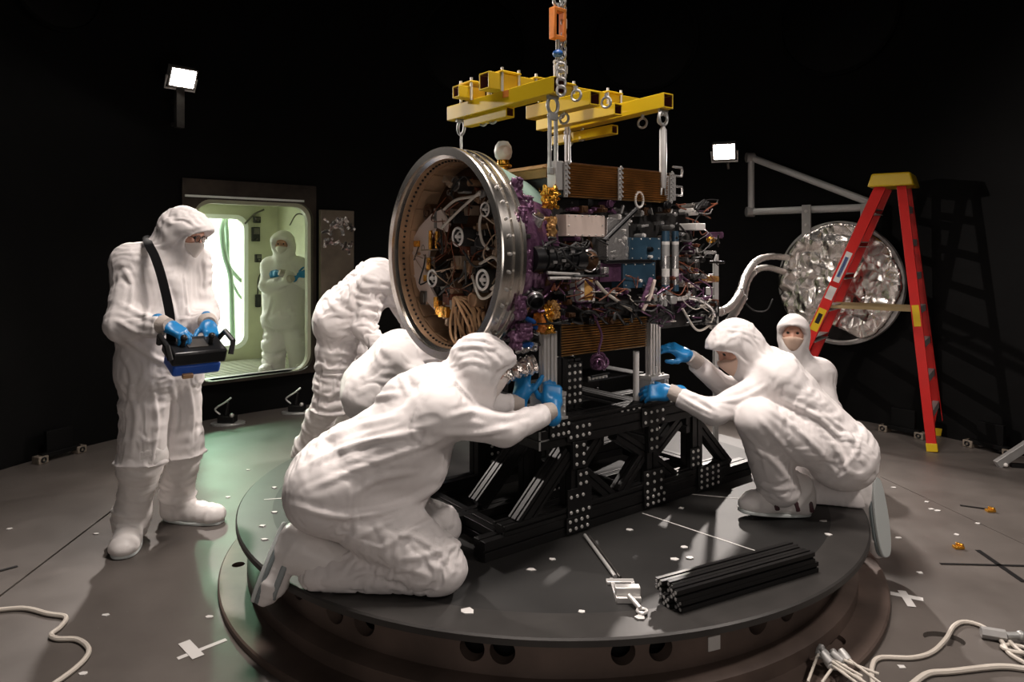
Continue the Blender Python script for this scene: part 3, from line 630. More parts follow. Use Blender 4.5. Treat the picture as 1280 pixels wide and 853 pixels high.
def flat_with_holes(name, outer, holes, z, m, depth=.12, parent=None, thick=0):
    bm = bmesh.new(); es = []
    for lp in [outer]+holes:
        vs = [bm.verts.new((x, y, z)) for x, y in lp]; es += [bm.edges.new((vs[i], vs[(i+1) % len(vs)])) for i in range(len(vs))]
    bmesh.ops.triangle_fill(bm, use_beauty=True, use_dissolve=False, edges=es)
    for f in bm.faces:
        if f.normal.z < 0: f.normal_flip()
    for lp in holes:
        n = len(lp); a = [bm.verts.new((x, y, z)) for x, y in lp]; b = [bm.verts.new((x, y, z-depth)) for x, y in lp]
        for i in range(n): bm.faces.new((a[i], a[(i+1) % n], b[(i+1) % n], b[i]))
        bm.faces.new(b)
    me = bpy.data.meshes.new(name); bm.to_mesh(me); bm.free(); return link(name, me, m, parent, smooth=False)
def ring2(cx, cy, rx, ry, rot=0, n=32):
    return [(cx+rx*math.cos(t)*math.cos(rot)-ry*math.sin(t)*math.sin(rot), cy+rx*math.cos(t)*math.sin(rot)+ry*math.sin(t)*math.cos(rot)) for t in [2*PI*i/n for i in range(n)]]
hp = W(1180, 799, fd(799))
seam0, seam1 = W(-40, 776, fd(776)), W(146, 634, fd(634))
sd = unit((seam1-seam0)[:2]); sn = np.array([-sd[1], sd[0]])*.006
seam = [tuple(seam0[:2]+sn), tuple(seam0[:2]-sn), tuple(seam1[:2]-sn+sd*.9), tuple(seam1[:2]+sn+sd*.9)]
s2a, s2b = W(1100, 596, fd(596)), W(1300, 690, fd(690)); sd2 = unit((s2b-s2a)[:2]); sn2 = np.array([-sd2[1], sd2[0]])*.0025
seam2 = [tuple(s2a[:2]+sn2), tuple(s2a[:2]-sn2), tuple(s2b[:2]-sn2), tuple(s2b[:2]+sn2)]
fl = flat_with_holes('floor', ring2(CX, CY, RW+.05, RW+.05, 0, 128), [ring2(hp[0], hp[1], .075, .055, -.3), seam, seam2], 0., floor_mat(), .02)
tag(fl, kind='structure')
# black cylinder wall, open behind the photographer, with the doorway cut out
M['wall'] = mat('black_chamber_wall', (.0024, .0024, .0025), .6, 0, .25, 5, .02, mottle=.35, mscale=2.2, spec=.12)
dL, dR = onwall(243, 360), onwall(388.5, 360)
tL, tR = ang(dL), ang(dR); ZB, ZT, ZC = .36, 2.03, 6.2
def arc(name, t0, t1, z0, z1, n):
    mb = MB(); th = [t0+(t1-t0)*i/n for i in range(n+1)]
    for r in (RW, RW+.08): mb.v += [tuple(cp(t, r, z)) for t in th for z in (z0, z1)]
    k = 2*(n+1)
    for i in range(n): mb.f += [(2*i, 2*i+1, 2*i+3, 2*i+2), (k+2*i, k+2*i+2, k+2*i+3, k+2*i+1), (2*i, 2*i+2, k+2*i+2, k+2*i), (2*i+1, k+2*i+1, k+2*i+3, 2*i+3)]
    mb.f += [(0, k, k+1, 1), (2*n, 2*n+1, k+2*n+1, k+2*n)]
    return tag(mb.build(name, 'wall', angle=40), kind='structure')
arc('wall_right', tR, math.radians(152), 0, ZC, 80); arc('wall_left', math.radians(-152), tL, 0, ZC, 44)
arc('wall_over_door', tL, tR, ZT, ZC, 8); arc('wall_under_door', tL, tR, 0, ZB, 8)
mb = MB(); mb.prism(ring2(CX, CY, RW+.08, RW+.08, 0, 96), ZC, ZC+.05); tag(mb.build('ceiling', 'wall', smooth=False), kind='structure')
# round blanked ports on the wall
for i, (px, py, rp) in enumerate(((66, -22, 62), (592, 60, 66), (806, 52, 66), (1050, 22, 74))):
    c = onwall(px, py); n = unit(V3(CX-c[0], CY-c[1], 0)); r = rp/F*wall_at(px); cc = c+n*(RW-math.sqrt(RW*RW-r*r)+.015)
    e = empty('wall_port_cover', cc); tag(e, ('round black port cover on the wall high above the flood lamp beside the doorway', 'round black port cover on the wall behind the yellow lifting frame and hoist', 'round black port cover on the wall between the hoist and the lower flood lamp', 'round black port cover on the wall above the red ladder and grey bracket')[i], 'cover')
    mb = MB(); mb.lathe([(0, .03), (r-.05, .03), (r-.03, .02), (r-.03, -.005), (0, -.005)], (0, 0, 0), n, 64); mb.build('cover_plate', 'wall', e)
    mb = MB(); mb.lathe([(r-.03, .035), (r, .035), (r, -.005), (r-.03, -.005)], (0, 0, 0), n, 64, True); mb.build('rim', 'wall', e)
# faint vertical cable duct on the right wall
# doorway: frame, panel beside it, air lock room behind
dc = (dL+dR)/2; u = unit((dR-dL)*V3(1, 1, 0)); nrm = unit(V3(-u[1], u[0], 0)); nrm = nrm if nrm[1] > 0 else -nrm
hw = np.linalg.norm((dR-dL)[:2])/2
DM = np.eye(4); DM[:3, 0] = u; DM[:3, 1] = nrm; DM[:3, 2] = (0, 0, 1); DM[:3, 3] = (dc[0], dc[1], 0)
def dplace(o): o.matrix_basis = Matrix(DM.tolist()); return o
def rrect(x0, x1, y0, y1, r, n=8):
    out = []
    for cx, cy, a in ((x1-r, y1-r, 0), (x0+r, y1-r, 90), (x0+r, y0+r, 180), (x1-r, y0+r, 270)):
        out += [(cx+r*math.cos(math.radians(a+90*i/n)), cy+r*math.sin(math.radians(a+90*i/n))) for i in range(n+1)]
    return out
def panel_with_hole(name, outer, inner, y0, y1, m, parent=None):
    """upright slab in the x-z plane with a hole, thickness y0..y1"""
    bm = bmesh.new(); es = []; rings = []
    for lp in (outer, inner):
        vs = [bm.verts.new((x, y0, z)) for x, z in lp]; es += [bm.edges.new((vs[i], vs[(i+1) % len(vs)])) for i in range(len(vs))]
    bmesh.ops.triangle_fill(bm, use_beauty=True, use_dissolve=False, edges=es)
    r = bmesh.ops.extrude_face_region(bm, geom=list(bm.faces))
    for v in [g for g in r['geom'] if isinstance(g, bmesh.types.BMVert)]: v.co.y = y1
    bmesh.ops.recalc_face_normals(bm, faces=bm.faces)
    me = bpy.data.meshes.new(name); bm.to_mesh(me); bm.free(); return link(name, me, m, parent, angle=30)
M['lockwall'] = mat('pale_green_enamel', (.50, .51, .36), .5, 0, .1, 14, .01, mottle=.12, mscale=3)
M['lockwhite'] = mat('white_enamel', (.82, .86, .80), .6)
M['jamb'] = mat('dark_oxidised_metal', (.05, .04, .032), .45, .6, .3, 9, .01, mottle=.5, mscale=5)
M['grating'] = mat('floor_grating', (.30, .31, .24), .5, .4)
fr = dplace(panel_with_hole('door_frame', rrect(-hw-.12, hw+.035, ZB-.03, ZT+.18, .01, 2), rrect(-hw-.02, hw, ZB, ZT, .16), -.05, .10, 'jamb')); tag(fr, kind='structure'); fr.name = 'trim_1'
mb = MB(); mb.box((-hw-.10, -.062, ZT+.012), (hw-.1, -.051, ZT+.032)); tag(dplace(mb.build('trim_2', 'lockwhite', bevel=.002)), kind='structure')
fr2 = dplace(panel_with_hole('trim_3', rrect(-hw-.05, hw+.05, ZB-.01, ZT+.03, .16), rrect(-hw+.005, hw-.035, ZB, ZT-.035, .15), .0, .06, 'lockwall')); tag(fr2, kind='structure')
mb = MB(); mb.box((-hw-.1, .1, ZB-.05), (hw+.6, .25, ZB-.012)); tag(dplace(mb.build('trim_4', 'alud', bevel=.004)), kind='structure')
# open door leaf folded flat against the wall
d1 = empty('door_1'); d1.matrix_basis = Matrix(DM.tolist()); tag(d1, kind='structure')
pr = onwall(432, 300); lx = float((pr-dc)@u)
x0, x1 = hw+.04, lx
off = lambda x: -float(math.sqrt(max(0, RW*RW-x*x)) - math.sqrt(RW*RW-hw*hw))*0
mb = MB(); mb.box((x0, -.14, .38), (x1+.06, -.09, 1.97)); leaf = mb.build('door_leaf', mat('scuffed_bronze_sheet', (.17, .14, .105), .42, .35, .25, 4, .02, mottle=.35, mscale=3.5), d1, bevel=.006)
mb = MB(); rs = random.Random(3)
for i in range(34):
    x = x0+.03+(x1-x0)*rs.random(); z = 1.86-.30*rs.random()**2; a = rs.random()*3
    mb.cbox((x, -.150, z), (.05+.06*rs.random(), .012, .018+.02*rs.random()), [[math.cos(a), 0, -math.sin(a)], [0, 1, 0], [math.sin(a), 0, math.cos(a)]])
mb.build('foil_patch', 'foil', d1)
# air lock
DD, XL, XR, ZF, ZQ = 2.4, -1.3, 1.28, .15, 2.25
def lock(name, m, fn):
    mb = MB(); fn(mb); return tag(dplace(mb.build(name, m)), kind='structure')
lock('floor_air_lock', 'grating', lambda b: b.box((XL, .26, ZF-.05), (XR, DD, ZF)))
lock('ceiling_air_lock', 'lockwall', lambda b: b.box((XL, .10, ZQ), (XR, DD, ZQ+.05)))
lock('wall_air_lock_left', 'lockwall', lambda b: b.box((XL-.05, .1, 0), (XL, DD, ZQ)))
lock('wall_air_lock_right', 'lockwall', lambda b: b.box((XR, .1, 0), (XR+.05, DD, ZQ)))
lock('wall_air_lock_front', 'lockwall', lambda b: (b.box((XL, .101, 0), (-hw-.05, .15, ZQ)), b.box((hw+.05, .101, ZB-.05), (XR, .15, ZQ)), b.box((-hw-.05, .101, ZT+.03), (hw+.05, .15, ZQ))))
def onback(px, py, y=DD):
    """air-lock coordinates of the point of the plane at depth y behind pixel"""
    d = V3((px-640)/F, 1, (HOR-py)/F); o = V3(0, 0, CAMZ); t = ((dc*V3(1, 1, 0)+nrm*y-o)@nrm)/(d@nrm); p = o+d*t
    return float((p-dc)@u), float(p[2])
ox, oz0 = onback(305, 431); oz1 = onback(290, 273)[1]
bk = dplace(panel_with_hole('wall_air_lock_back', [(XL, 0), (XR, 0), (XR, ZQ), (XL, ZQ)], rrect(-.62, ox, oz0, oz1, .13), DD, DD+.08, 'lockwall')); tag(bk, kind='structure')
fr3 = dplace(panel_with_hole('trim_5', rrect(-.66, ox+.045, oz0-.045, oz1+.045, .16), rrect(-.61, ox-.01, oz0+.01, oz1-.01, .13), DD-.03, DD, 'lockwhite')); tag(fr3, kind='structure')
lock('wall_outer_room', 'lockwhite', lambda b: (b.box((-1.6, DD+2.0, -.2), (1.9, DD+2.05, 2.6)), b.box((-1.65, DD+.08, -.2), (-1.6, DD+2, 2.6)), b.box((1.9, DD+.08, -.2), (1.95, DD+2, 2.6)), b.box((-1.6, DD+.08, 2.55), (1.9, DD+2, 2.6))))
lock('floor_outer_room', 'lockwhite', lambda b: b.box((-1.6, DD+.08, .2), (1.9, DD+2, .26)))
mb = MB()
for i in range(26): mb.box((XL+.02, .30+i*.08, ZF), (XR-.02, .325+i*.08, ZF+.012))
tag(dplace(mb.build('trim_6', mat('grating_bar', (.36, .37, .29), .45, .5), bevel=.002)), kind='structure')
# things on the back wall of the air lock
def wallbox(px0, px1, py0, py1, label, name='switch_box', cat='box', deep=.06):
    a, z1 = onback(px0, py0); b, z0 = onback(px1, py1); e = empty(name); e.matrix_basis = Matrix(DM.tolist()); tag(e, label, cat)
    mb = MB(); mb.box((a, DD-deep, z0), (b, DD, z1)); mb.build('housing', 'blackp', e, bevel=.006)
    mb = MB(); m_ = (a+b)/2; mb.box((a+.012, DD-deep-.008, (z0+z1)/2), (b-.012, DD-deep, z1-.012)); mb.cyl((m_, DD-deep, z0+.03), (m_, DD-deep-.02, z0+.03), .012); mb.build('cover', 'dsteel', e)
wallbox(316, 324, 271, 279, 'upper small black box on the pale green air lock wall')
wallbox(314, 323, 284, 302, 'tall black box with handle low under the upper switch box in the air lock')
wallbox(318, 325, 318, 328, 'small black box above the hanging handset in the air lock')
e = empty('pendant_handset'); e.matrix_basis = Matrix(DM.tolist()); tag(e, 'black handset hanging by its cord on the pale green air lock wall', 'handset')
ax_, az = onback(321, 368); bx_, bz = onback(322, 384)
mb = MB(); mb.box((ax_-.03, DD-.06, bz), (ax_+.035, DD-.005, az)); mb.build('handset_body', 'blackp', e, bevel=.012)
c1_ = onback(330, 330); mb = MB(); mb.tube(spline([(ax_, DD-.03, az), (ax_+.01, DD-.03, az+.2), (c1_[0]-.03, DD-.03, c1_[1]-.08), (c1_[0]+.05, DD-.02, c1_[1]+.05)]), .008); mb.build('handset_cord', 'wirek', e)
M['greencable'] = mat('grey_green_hose', (.16, .24, .17), .5)
for i, (pts, lb) in enumerate((([(279, 270), (276, 290), (280, 320), (287, 345), (289, 390), (290, 432)], 'thick grey green hose hanging straight down through the bright inner opening'), ([(283, 270), (285, 300), (286, 330), (296, 345), (303, 352)], 'grey green hose looping to the side in the bright inner opening'), ([(287, 270), (283, 310), (290, 345), (299, 366), (305, 374)], 'thin green hose drooping below the looped hose in the bright inner opening'))):
    mb = MB(); P = [V3(onback(x, y, DD+.25)[0], DD+.22+.05*i, onback(x, y, DD+.25)[1]) for x, y in pts]; mb.tube(spline(P), .034-.008*i, 10)
    o = dplace(mb.build('hanging_hose', 'greencable')); tag(o, lb, 'hose')
for i, (pts, lb) in enumerate((([(330, 262), (318, 268), (306, 280)], 'thin dark pipe sloping on the air lock wall above the bright opening'), ([(384, 270), (371, 268), (362, 282)], 'thin dark cord on the side wall of the air lock by the doorway edge'))):
    mb = MB(); P = [V3(onback(x, y, DD-.03-i*.9)[0], DD-.03-i*.9, onback(x, y, DD-.03-i*.9)[1]) for x, y in pts]; mb.tube(spline(P), .012-.004*i, 8)
    o = dplace(mb.build('wall_pipe' if i == 0 else 'dangling_wire', 'dsteel')); tag(o, lb, 'pipe' if i == 0 else 'cord')
# brackets and boxes along the foot of the wall
for px, py, lb in ((75, 566, 'low steel anchor bracket at the wall foot behind the standing man'), (1237, 551, 'low anchor bracket with two pads at the wall foot right of the ladder'), (1128, 538, 'low anchor bracket with pads at the wall foot seen through the ladder')):
    d = min(fd(py+6), wall_at(px, RW-.12)); c = W(px, py+6, d); c[2] = 0; n = unit(V3(CX-c[0], CY-c[1], 0)); t = V3(-n[1], n[0], 0); Rm = np.stack([t, n, V3(0, 0, 1)], 1)
    e = empty('anchor_bracket', c, 0); tag(e, lb, 'bracket')
    mb = MB(); mb.cbox((0, 0, .05), (.30, .05, .035), Rm); mb.cbox(-n*.02+V3(0, 0, .14), (.2, .035, .16), Rm); mb.build('bracket_bar', 'wall', e, bevel=.004)
    for s in (-1, 1):
        mb = MB(); mb.cbox(t*s*.15+V3(0, 0, .028), (.075, .08, .056), Rm); mb.build('mounting_pad', mat('pad_steel', (.24, .2, .16), .5, .5, mottle=.3, mscale=30), e, bevel=.005)
        mb = MB(); mb.torus(t*s*.15+n*.042+V3(0, 0, .03), n, .016, .006); mb.build('pad_bolt', 'black', e)
for px, py, lb in ((285, 524, 'small dark instrument on a plate at the wall foot under the doorway'), (372, 508, 'small dark clamp at the wall foot near the bent worker')):
    d = min(fd(py), wall_at(px, RW-.3)); c = W(px, py, d); c[2] = 0
    e = empty('floor_instrument', c); tag(e, lb, 'instrument')
    mb = MB(); mb.prism(ring2(0, 0, .15, .1, .2, 20), 0, .02); mb.build('base_plate', 'steel', e, bevel=.004)
    mb = MB(); mb.box((-.08, -.05, .021), (.07, .05, .08)); mb.cyl((-.02, 0, .08), (.0, 0, .20), .02, .012); mb.build('instrument_body', 'black', e, bevel=.008)
    mb = MB(); mb.tube(spline([(-.05, -.05, .1), (-.09, -.06, .15), (-.02, -.03, .2), (.03, 0, .24)]), .008); mb.sphere((.05, -.04, .09), .02); mb.build('clamp_lever', 'alu', e)
# flood lamps
LAMPS = []
def flood(px, py, d, aim, label, post):
    c = W(px, py, d); y = unit(aim-c); e = empty('flood_lamp', c); tag(e, label, 'lamp'); m = frame((0, 0, 0), y, (0, 0, 1))
    def q(a): return pt(m, a)
    R_ = m[:3, :3]
    mb = MB()
    for a, b in (((-.11, -.07, -.085), (.11, .0, -.075)), ((-.11, -.07, .075), (.11, .0, .085)), ((-.11, -.07, -.085), (-.10, .0, .085)), ((.10, -.07, -.085), (.11, .0, .085)), ((-.11, -.08, -.085), (.11, -.07, .085))):
        mb.cbox(q((np.array(a)+b)/2), np.array(b)-a, R_)
    mb.build('lamp_housing', 'alu', e)
    mb = MB(); mb.cbox(q((0, -.02, 0)), (.195, .012, .145), R_); mb.build('lamp_glass', mat('lamp_glow', (1, 1, 1), .5, emit=(1, .93, .84), estr=60.), e)
    mb = MB(); mb.tube([q((-.125, -.03, 0)), q((-.125, -.03, -.11)), q((.125, -.03, -.11)), q((.125, -.03, 0))], .011, 8); mb.build('yoke', 'white', e)
    n = unit(V3(c[0]-CX, c[1]-CY, 0)); mb = MB(); p0 = q((0, -.04, -.11)); wd = RW-math.hypot(c[0]+p0[0]-CX, c[1]+p0[1]-CY)+.055
    if post: mb.cbox(p0+V3(0, 0, -.17), (.07, .05, .34), np.stack([V3(-n[1], n[0], 0), n, V3(0, 0, 1)], 1)); mb.cyl(p0+V3(0, 0, -.1), p0+V3(0, 0, -.1)+n*(wd-.07), .018); mb.cyl(p0+V3(0, 0, -.3), p0+V3(0, 0, -.3)+n*(wd-.07), .018)
    else: mb.tube([p0, p0+n*wd*.5, p0+n*(wd-.07)+V3(0, 0, -.06)], .016)
    mb.build('wall_bracket', 'dsteel', e)
    LAMPS.append((c+y*.03, y)); return e
flood(229, 98, wall_at(229, RW-.22), V3(.5, 2.9, .5), 'blazing flood lamp on a short post high on the black wall above the doorway', True)
flood(905, 190, wall_at(905, RW-.25), V3(.3, 2.6, .3), 'blazing flood lamp in a white yoke on the wall beside the grey triangular bracket', False)
# ---------------------------------------------------------------- turntable
tt = empty('turntable', (CX, CY, 0)); tag(tt, 'big round black steel turntable the white suited workers kneel on', 'turntable')
M['disc'] = mat('black_turntable_top', (.015, .0142, .0135), .58, .1, .05, 8, .004, mottle=.35, mscale=3.0, spec=.4)
M['discrim'] = mat('turntable_rim', (.036, .033, .031), .45, .2, mottle=.25, mscale=5)
M['base'] = mat('brown_steel_base', (.115, .082, .068), .5, .2, .15, 9, .006, mottle=.35, mscale=3.5)
mb = MB(); mb.lathe([(0, TOP), (1.42, TOP), (1.42, TOP-.028), (0, TOP-.028)], n=160); mb.build('tabletop', 'disc', tt, angle=30)
mb = MB(); mb.lathe([(1.42, TOP), (1.578, TOP), (1.585, TOP-.006), (1.585, TOP-.028), (1.42, TOP-.028)], n=160, closed=True); mb.build('tabletop_rim', 'discrim', tt, angle=30)
mb = MB(); mb.lathe([(0, .03), (1.655, .03), (1.662, .024), (1.662, .001), (0, .001)], n=160); bf = mb.build('base_flange', 'base', tt, angle=30)
mb = MB(); mb.lathe([(1.44, .0305), (1.535, .0305), (1.535, .085), (1.505, .10), (1.44, .10)], n=160, closed=True); mb.build('base_step', 'base', tt, angle=30)
def holes(o, cutters):
    c = MB()
    for a, b, r in cutters: c.cyl(a, b, r, n=28)
    k = c.build('cutter', None); bo = o.modifiers.new('holes', 'BOOLEAN'); bo.operation = 'DIFFERENCE'; bo.solver = 'EXACT'; bo.object = k
    k.parent = o.parent; bpy.context.view_layer.update(); dg = bpy.context.evaluated_depsgraph_get(); me = bpy.data.meshes.new_from_object(o.evaluated_get(dg))
    o.modifiers.clear(); o.data = me; bpy.data.objects.remove(k); me.polygons.foreach_set('use_smooth', [True]*len(me.polygons)); me.set_sharp_from_angle(angle=math.radians(30))
def onped(px, r=1.46):
    k = (px-640)/F; a = 1+k*k; b = -2*(k*CX+CY); c = CX*CX+CY*CY-r*r; d = (-b-math.sqrt(b*b-4*a*c))/(2*a); return math.atan2(k*d-CX, d-CY)
cut = []
for px, r, z in ((779, .044, .183), (826, .044, .183), (590, .045, .185), (628, .045, .185), (948, .05, .20), (985, .05, .20), (418, .05, .19), (455, .05, .19), (372, .05, .2), (1040, .045, .19)):
    t = onped(px); dv = V3(math.sin(t), math.cos(t), 0); cut.append((t, z, r))
def cyl_wall(name, rad, z0, z1, hl, m, parent, depth=.05, n=256):
    """upright cylinder wall with round holes: filled flat as (arc length, height), then rolled up"""
    bm = bmesh.new(); es = []; loops = [[(-PI*rad+2*PI*rad*i/n, z0) for i in range(n+1)]+[(PI*rad-2*PI*rad*i/n, z1) for i in range(n+1)]]
    for t, z, r in hl: loops.append([(t*rad+r*math.cos(2*PI*i/28), z+r*math.sin(2*PI*i/28)) for i in range(28)])
    for lp in loops:
        vs = [bm.verts.new((x, y, 0)) for x, y in lp]; es += [bm.edges.new((vs[i], vs[(i+1) % len(vs)])) for i in range(len(vs))]
    bmesh.ops.triangle_fill(bm, use_beauty=True, use_dissolve=False, edges=es)
    for lp in loops[1:]:
        k = len(lp); a = [bm.verts.new((x, y, 0)) for x, y in lp]; b = [bm.verts.new((x, y, depth)) for x, y in lp]
        for i in range(k): bm.faces.new((a[i], a[(i+1) % k], b[(i+1) % k], b[i]))
    for v in bm.verts: t = v.co.x/rad; r = rad-v.co.z; v.co = (r*math.sin(t), r*math.cos(t), v.co.y)
    me = bpy.data.meshes.new(name); bm.to_mesh(me); bm.free(); return link(name, me, m, parent, angle=30)
cyl_wall('pedestal_wall', 1.46, .10, TOP-.028, cut, 'base', tt)
mb = MB(); mb.lathe([(1.33, .03), (1.34, .03), (1.34, TOP-.028), (1.33, TOP-.028)], n=96, closed=True); mb.build('inner_drum', 'black', tt)
cut = []
for px, py, r in ((1040, 799, .05), (1008, 812, .045), (298, 706, .03)):
    p = W(px, py, F*(CAMZ-.03)/(py-HOR))-V3(CX, CY, 0); cut.append((p*V3(1, 1, 0)+V3(0, 0, .012), p*V3(1, 1, 0)+V3(0, 0, .08), r))
holes(bf, cut)
t = onped(892, 1.46); dv = V3(math.sin(t), math.cos(t), 0); tg = V3(dv[1], -dv[0], 0)
mb = MB(); mb.cbox(dv*1.463+V3(0, 0, .17), (.05, .004, .05), np.stack([tg, dv, V3(0, 0, 1)], 1)); mb.build('paper_tag', 'tape', tt)
# ---------------------------------------------------------------- test stand and spacecraft (local x along the craft, y away, z up)
OX, OY = -.134, 2.90; AX = np.array([.79, .613]); AX = AX/np.linalg.norm(AX); RZ = math.atan2(AX[1], AX[0]); BX = np.array([-AX[1], AX[0]])
def L2(px, py, b=0.):
    """craft-local point on the upright plane y=b seen at a pixel"""
    k = (px-640)/F; ox, oy = OX+b*BX[0], OY+b*BX[1]; a = (k*oy-ox)/(AX[0]-k*AX[1]); d = oy+a*AX[1]
    return V3(a, b, CAMZ+(HOR-py)/F*d)
def LW(p): return V3(OX+p[0]*AX[0]+p[1]*BX[0], OY+p[0]*AX[1]+p[1]*BX[1], p[2])
def cempty(name, **k): return empty(name, (OX, OY, 0), RZ, **k)
st = cempty('test_stand'); tag(st, 'black bolted extrusion stand under the spacecraft on the turntable', 'stand')
B8 = tslot(.08, .08, 1, 1); B84 = tslot(.085, .04, 2, 1)
def beam(name, p0, p1, poly=B8, up=(0, 0, 1), m='blackm', parent=None):
    return MB().sweep(poly, p0, p1, up).build(name, m, parent or st, smooth=False, bevel=.0015)
def plate(x, y, z, w, h, nx, nz, face=-1, th=.008, skip=None, parent=None, m='black', ax='y'):
    mb = MB()
    if ax == 'y': mb.box((x-w/2, y-th/2, z-h/2), (x+w/2, y+th/2, z+h/2))
    else: mb.box((x-th/2, y-w/2, z-h/2), (x+th/2, y+w/2, z+h/2))
    g = mb.build('gusset_plate', m, parent or st, bevel=.001); mb = MB()
    for i in range(nx):
        for j in range(nz):
            if skip and (i, j) in skip: continue
            a = (i+.5)/nx*w-w/2; c = z-h/2+(j+.5)/nz*h
            p = V3(x+a, y+face*th/2, c) if ax == 'y' else V3(x+face*th/2, y+a, c); d = V3(0, face, 0) if ax == 'y' else V3(face, 0, 0)
            mb.cyl(p, p+d*.005, .0085, .0075, 10)
    return join(g, mb.build('plate_bolt', 'bolt', angle=50))
Z0 = TOP; ZR = .705; ZRT = .785
for b in (0., .72):
    beam('bottom_rail', (-.0, b, Z0+.041), (1.84, b, Z0+.041)); beam('top_rail', (.30, b, ZR+.04), (1.36, b, ZR+.04))
    beam('raised_rail', (.33, b+.0, ZRT+.021), (1.30, b+.0, ZRT+.021), B84)
beam('bottom_rail', (.06, .30, Z0+.041), (1.5, .30, Z0+.041)); beam('top_rail', (.36, .34, ZR+.04), (1.30, .34, ZR+.04))
beam('upper_bottom_rail', (.10, 0, Z0+.102), (1.64, 0, Z0+.102), B84)
for b in (0., .72):
    for a in (.512, 1.011, 1.36): beam('column', (a, b, Z0+.08), (a, b, ZR), up=(1, 0, 0))
beam('column', (.512, .30, Z0+.08), (.512, .30, ZR), up=(1, 0, 0))
for a in (.333, 1.0, 1.32): beam('cross_beam', (a, -.03, ZR+.04 if a < .5 else ZR-.042), (a, .76, ZR+.04 if a < .5 else ZR-.042))
for a in (.14, .95, 1.6): beam('cross_beam', (a, .04, Z0+.04), (a, .68, Z0+.04))
mb = MB(); o2 = tslot(.082, .082, 1, 1); mb.sweep(o2, (.333, -.034, ZR+.04), (.333, -.030, ZR+.04)); mb.build('beam_end_cap', 'alud', st, smooth=False)
# braces
def brace(p0, p1, b, poly=None): beam('brace', (p0[0], b, p0[1]), (p1[0], b, p1[1]), poly or tslot(.055, .055, 1, 1))
for b in (0., .30): brace((.20, Z0+.10), (.47, ZR-.04), b, tslot(.07, .075, 2, 2))
for b in (0., .72):
    brace((.78, ZR-.01), (.98, Z0+.27), b); brace((.55, Z0+.27), (.74, Z0+.11), b); brace((.97, Z0+.27), (.80, Z0+.11), b); brace((.55, ZR-.12), (.66, ZR-.01), b)
    brace((1.24, ZR-.01), (1.04, Z0+.25), b); brace((1.36, ZR-.02), (1.66, Z0+.09), b); brace((1.05, Z0+.22), (1.20, Z0+.11), b)
for b in (0, .72):
    brace((.98, Z0+.10), (1.36, Z0+.10), b, tslot(.04, .06))
# bolted plates on the near face
plate(.515, -.046, Z0+.135, .145, .135, 4, 2, skip={(3, 1)}); plate(.505, -.048, Z0+.045, .14, .07, 4, 2); plate(.535, -.046, Z0+.24, .07, .08, 2, 2)
plate(.515, -.046, ZR+.055, .15, .08, 4, 2, skip={(0, 1)}); plate(.515, -.046, ZR-.05, .085, .12, 2, 3)
plate(1.011, -.046, Z0+.13, .15, .12, 3, 3); plate(1.02, -.048, Z0+.045, .16, .065, 4, 2); plate(1.01, -.046, ZR-.06, .075, .13, 2, 3); plate(1.01, -.046, ZR+.05, .17, .09, 4, 2)
plate(1.45, -.046, Z0+.07, .19, .12, 4, 4); plate(1.33, -.046, Z0+.19, .08, .10, 2, 3)
plate(.40, -.046, ZR+.08, .12, .08, 4, 2); plate(.86, -.030, ZRT+.022, .16, .03, 4, 1); plate(1.2, -.03, ZRT+.022, .14, .03, 3, 1)
plate(.62, .27, Z0+.10, .14, .13, 4, 4); plate(.62, .68, Z0+.22, .16, .2, 4, 5); plate(.16, .68, Z0+.12, .14, .14, 3, 4); plate(1.1, .68, Z0+.3, .14, .2, 4, 5)
# upper tier between the stand and the craft
beam('upper_column', (.60, .12, ZRT+.04), (.60, .12, 1.06), up=(1, 0, 0)); plate(.595, .076, .945, .10, .20, 3, 6)
beam('upper_column', (.62, .60, ZRT+.04), (.62, .60, 1.06), up=(1, 0, 0))
for a in (.60, .962): beam('cross_beam', (a, .03, ZRT+.021), (a, .69, ZRT+.021), B84)
mb = MB(); mb.box((.66, .05, .945), (1.05, .30, .953)); mb.tube([(.68, .05, .97), (.80, .05, .975)], .007); shp = mb.build('shelf_plate', 'black', st, bevel=.001)
mb = MB()
for i in range(6): mb.cyl((.68+.022*i, .06, .953), (.68+.022*i, .06, .968), .008, n=8)
join(shp, mb.build('shelf_bolt', 'bolt'))
beam('extension_rail', (.06, .10, .86), (.36, .10, .86), tslot(.03, .03), m='alud')
# four legs of the craft on adapter blocks, each standing on the stand
for i, (a, b) in enumerate(((.375, .0), (1.065, .0), (.393, .70), (1.094, .70))):
    zb = ZRT+.043; zt = 1.21
    mb = MB(); mb.box((a-.075, b-.06, zb), (a+.06, b+.05, zb+.012)); mb.box((a-.075, b-.045, zb+.012), (a-.045, b+.04, zb+.10)); mb.box((a+.03, b-.045, zb+.012), (a+.06, b+.04, zb+.10)); mb.box((a-.075, b-.05, zb+.10), (a+.06, b+.045, zb+.118))
    blk = mb.build('adapter_block', 'alud', st, bevel=.002); mb = MB()
    for sx in (-.06, -.02, .02, .045):
        for sz in (.03, .06, .09):
            if sx in (-.06, .045): mb.cyl((a+sx, b-.047, zb+sz), (a+sx, b-.053, zb+sz), .006, n=8)
        mb.cyl((a+sx, b-.02, zb+.118), (a+sx, b-.02, zb+.126), .007, n=8)
    join(blk, mb.build('block_bolt', 'bolt'))
    mb = MB(); mb.sweep(tslot(.034, .034), (a-.026, b, zb+.118), (a-.026, b, zt)); mb.sweep(tslot(.03, .034), (a+.018, b, zb+.118), (a+.018, b, zt)); mb.cyl((a-.004, b-.02, zb+.118), (a-.004, b-.02, zb+.16), .007)
    mb.build('leg_post', 'alu', st, smooth=False, bevel=.001)
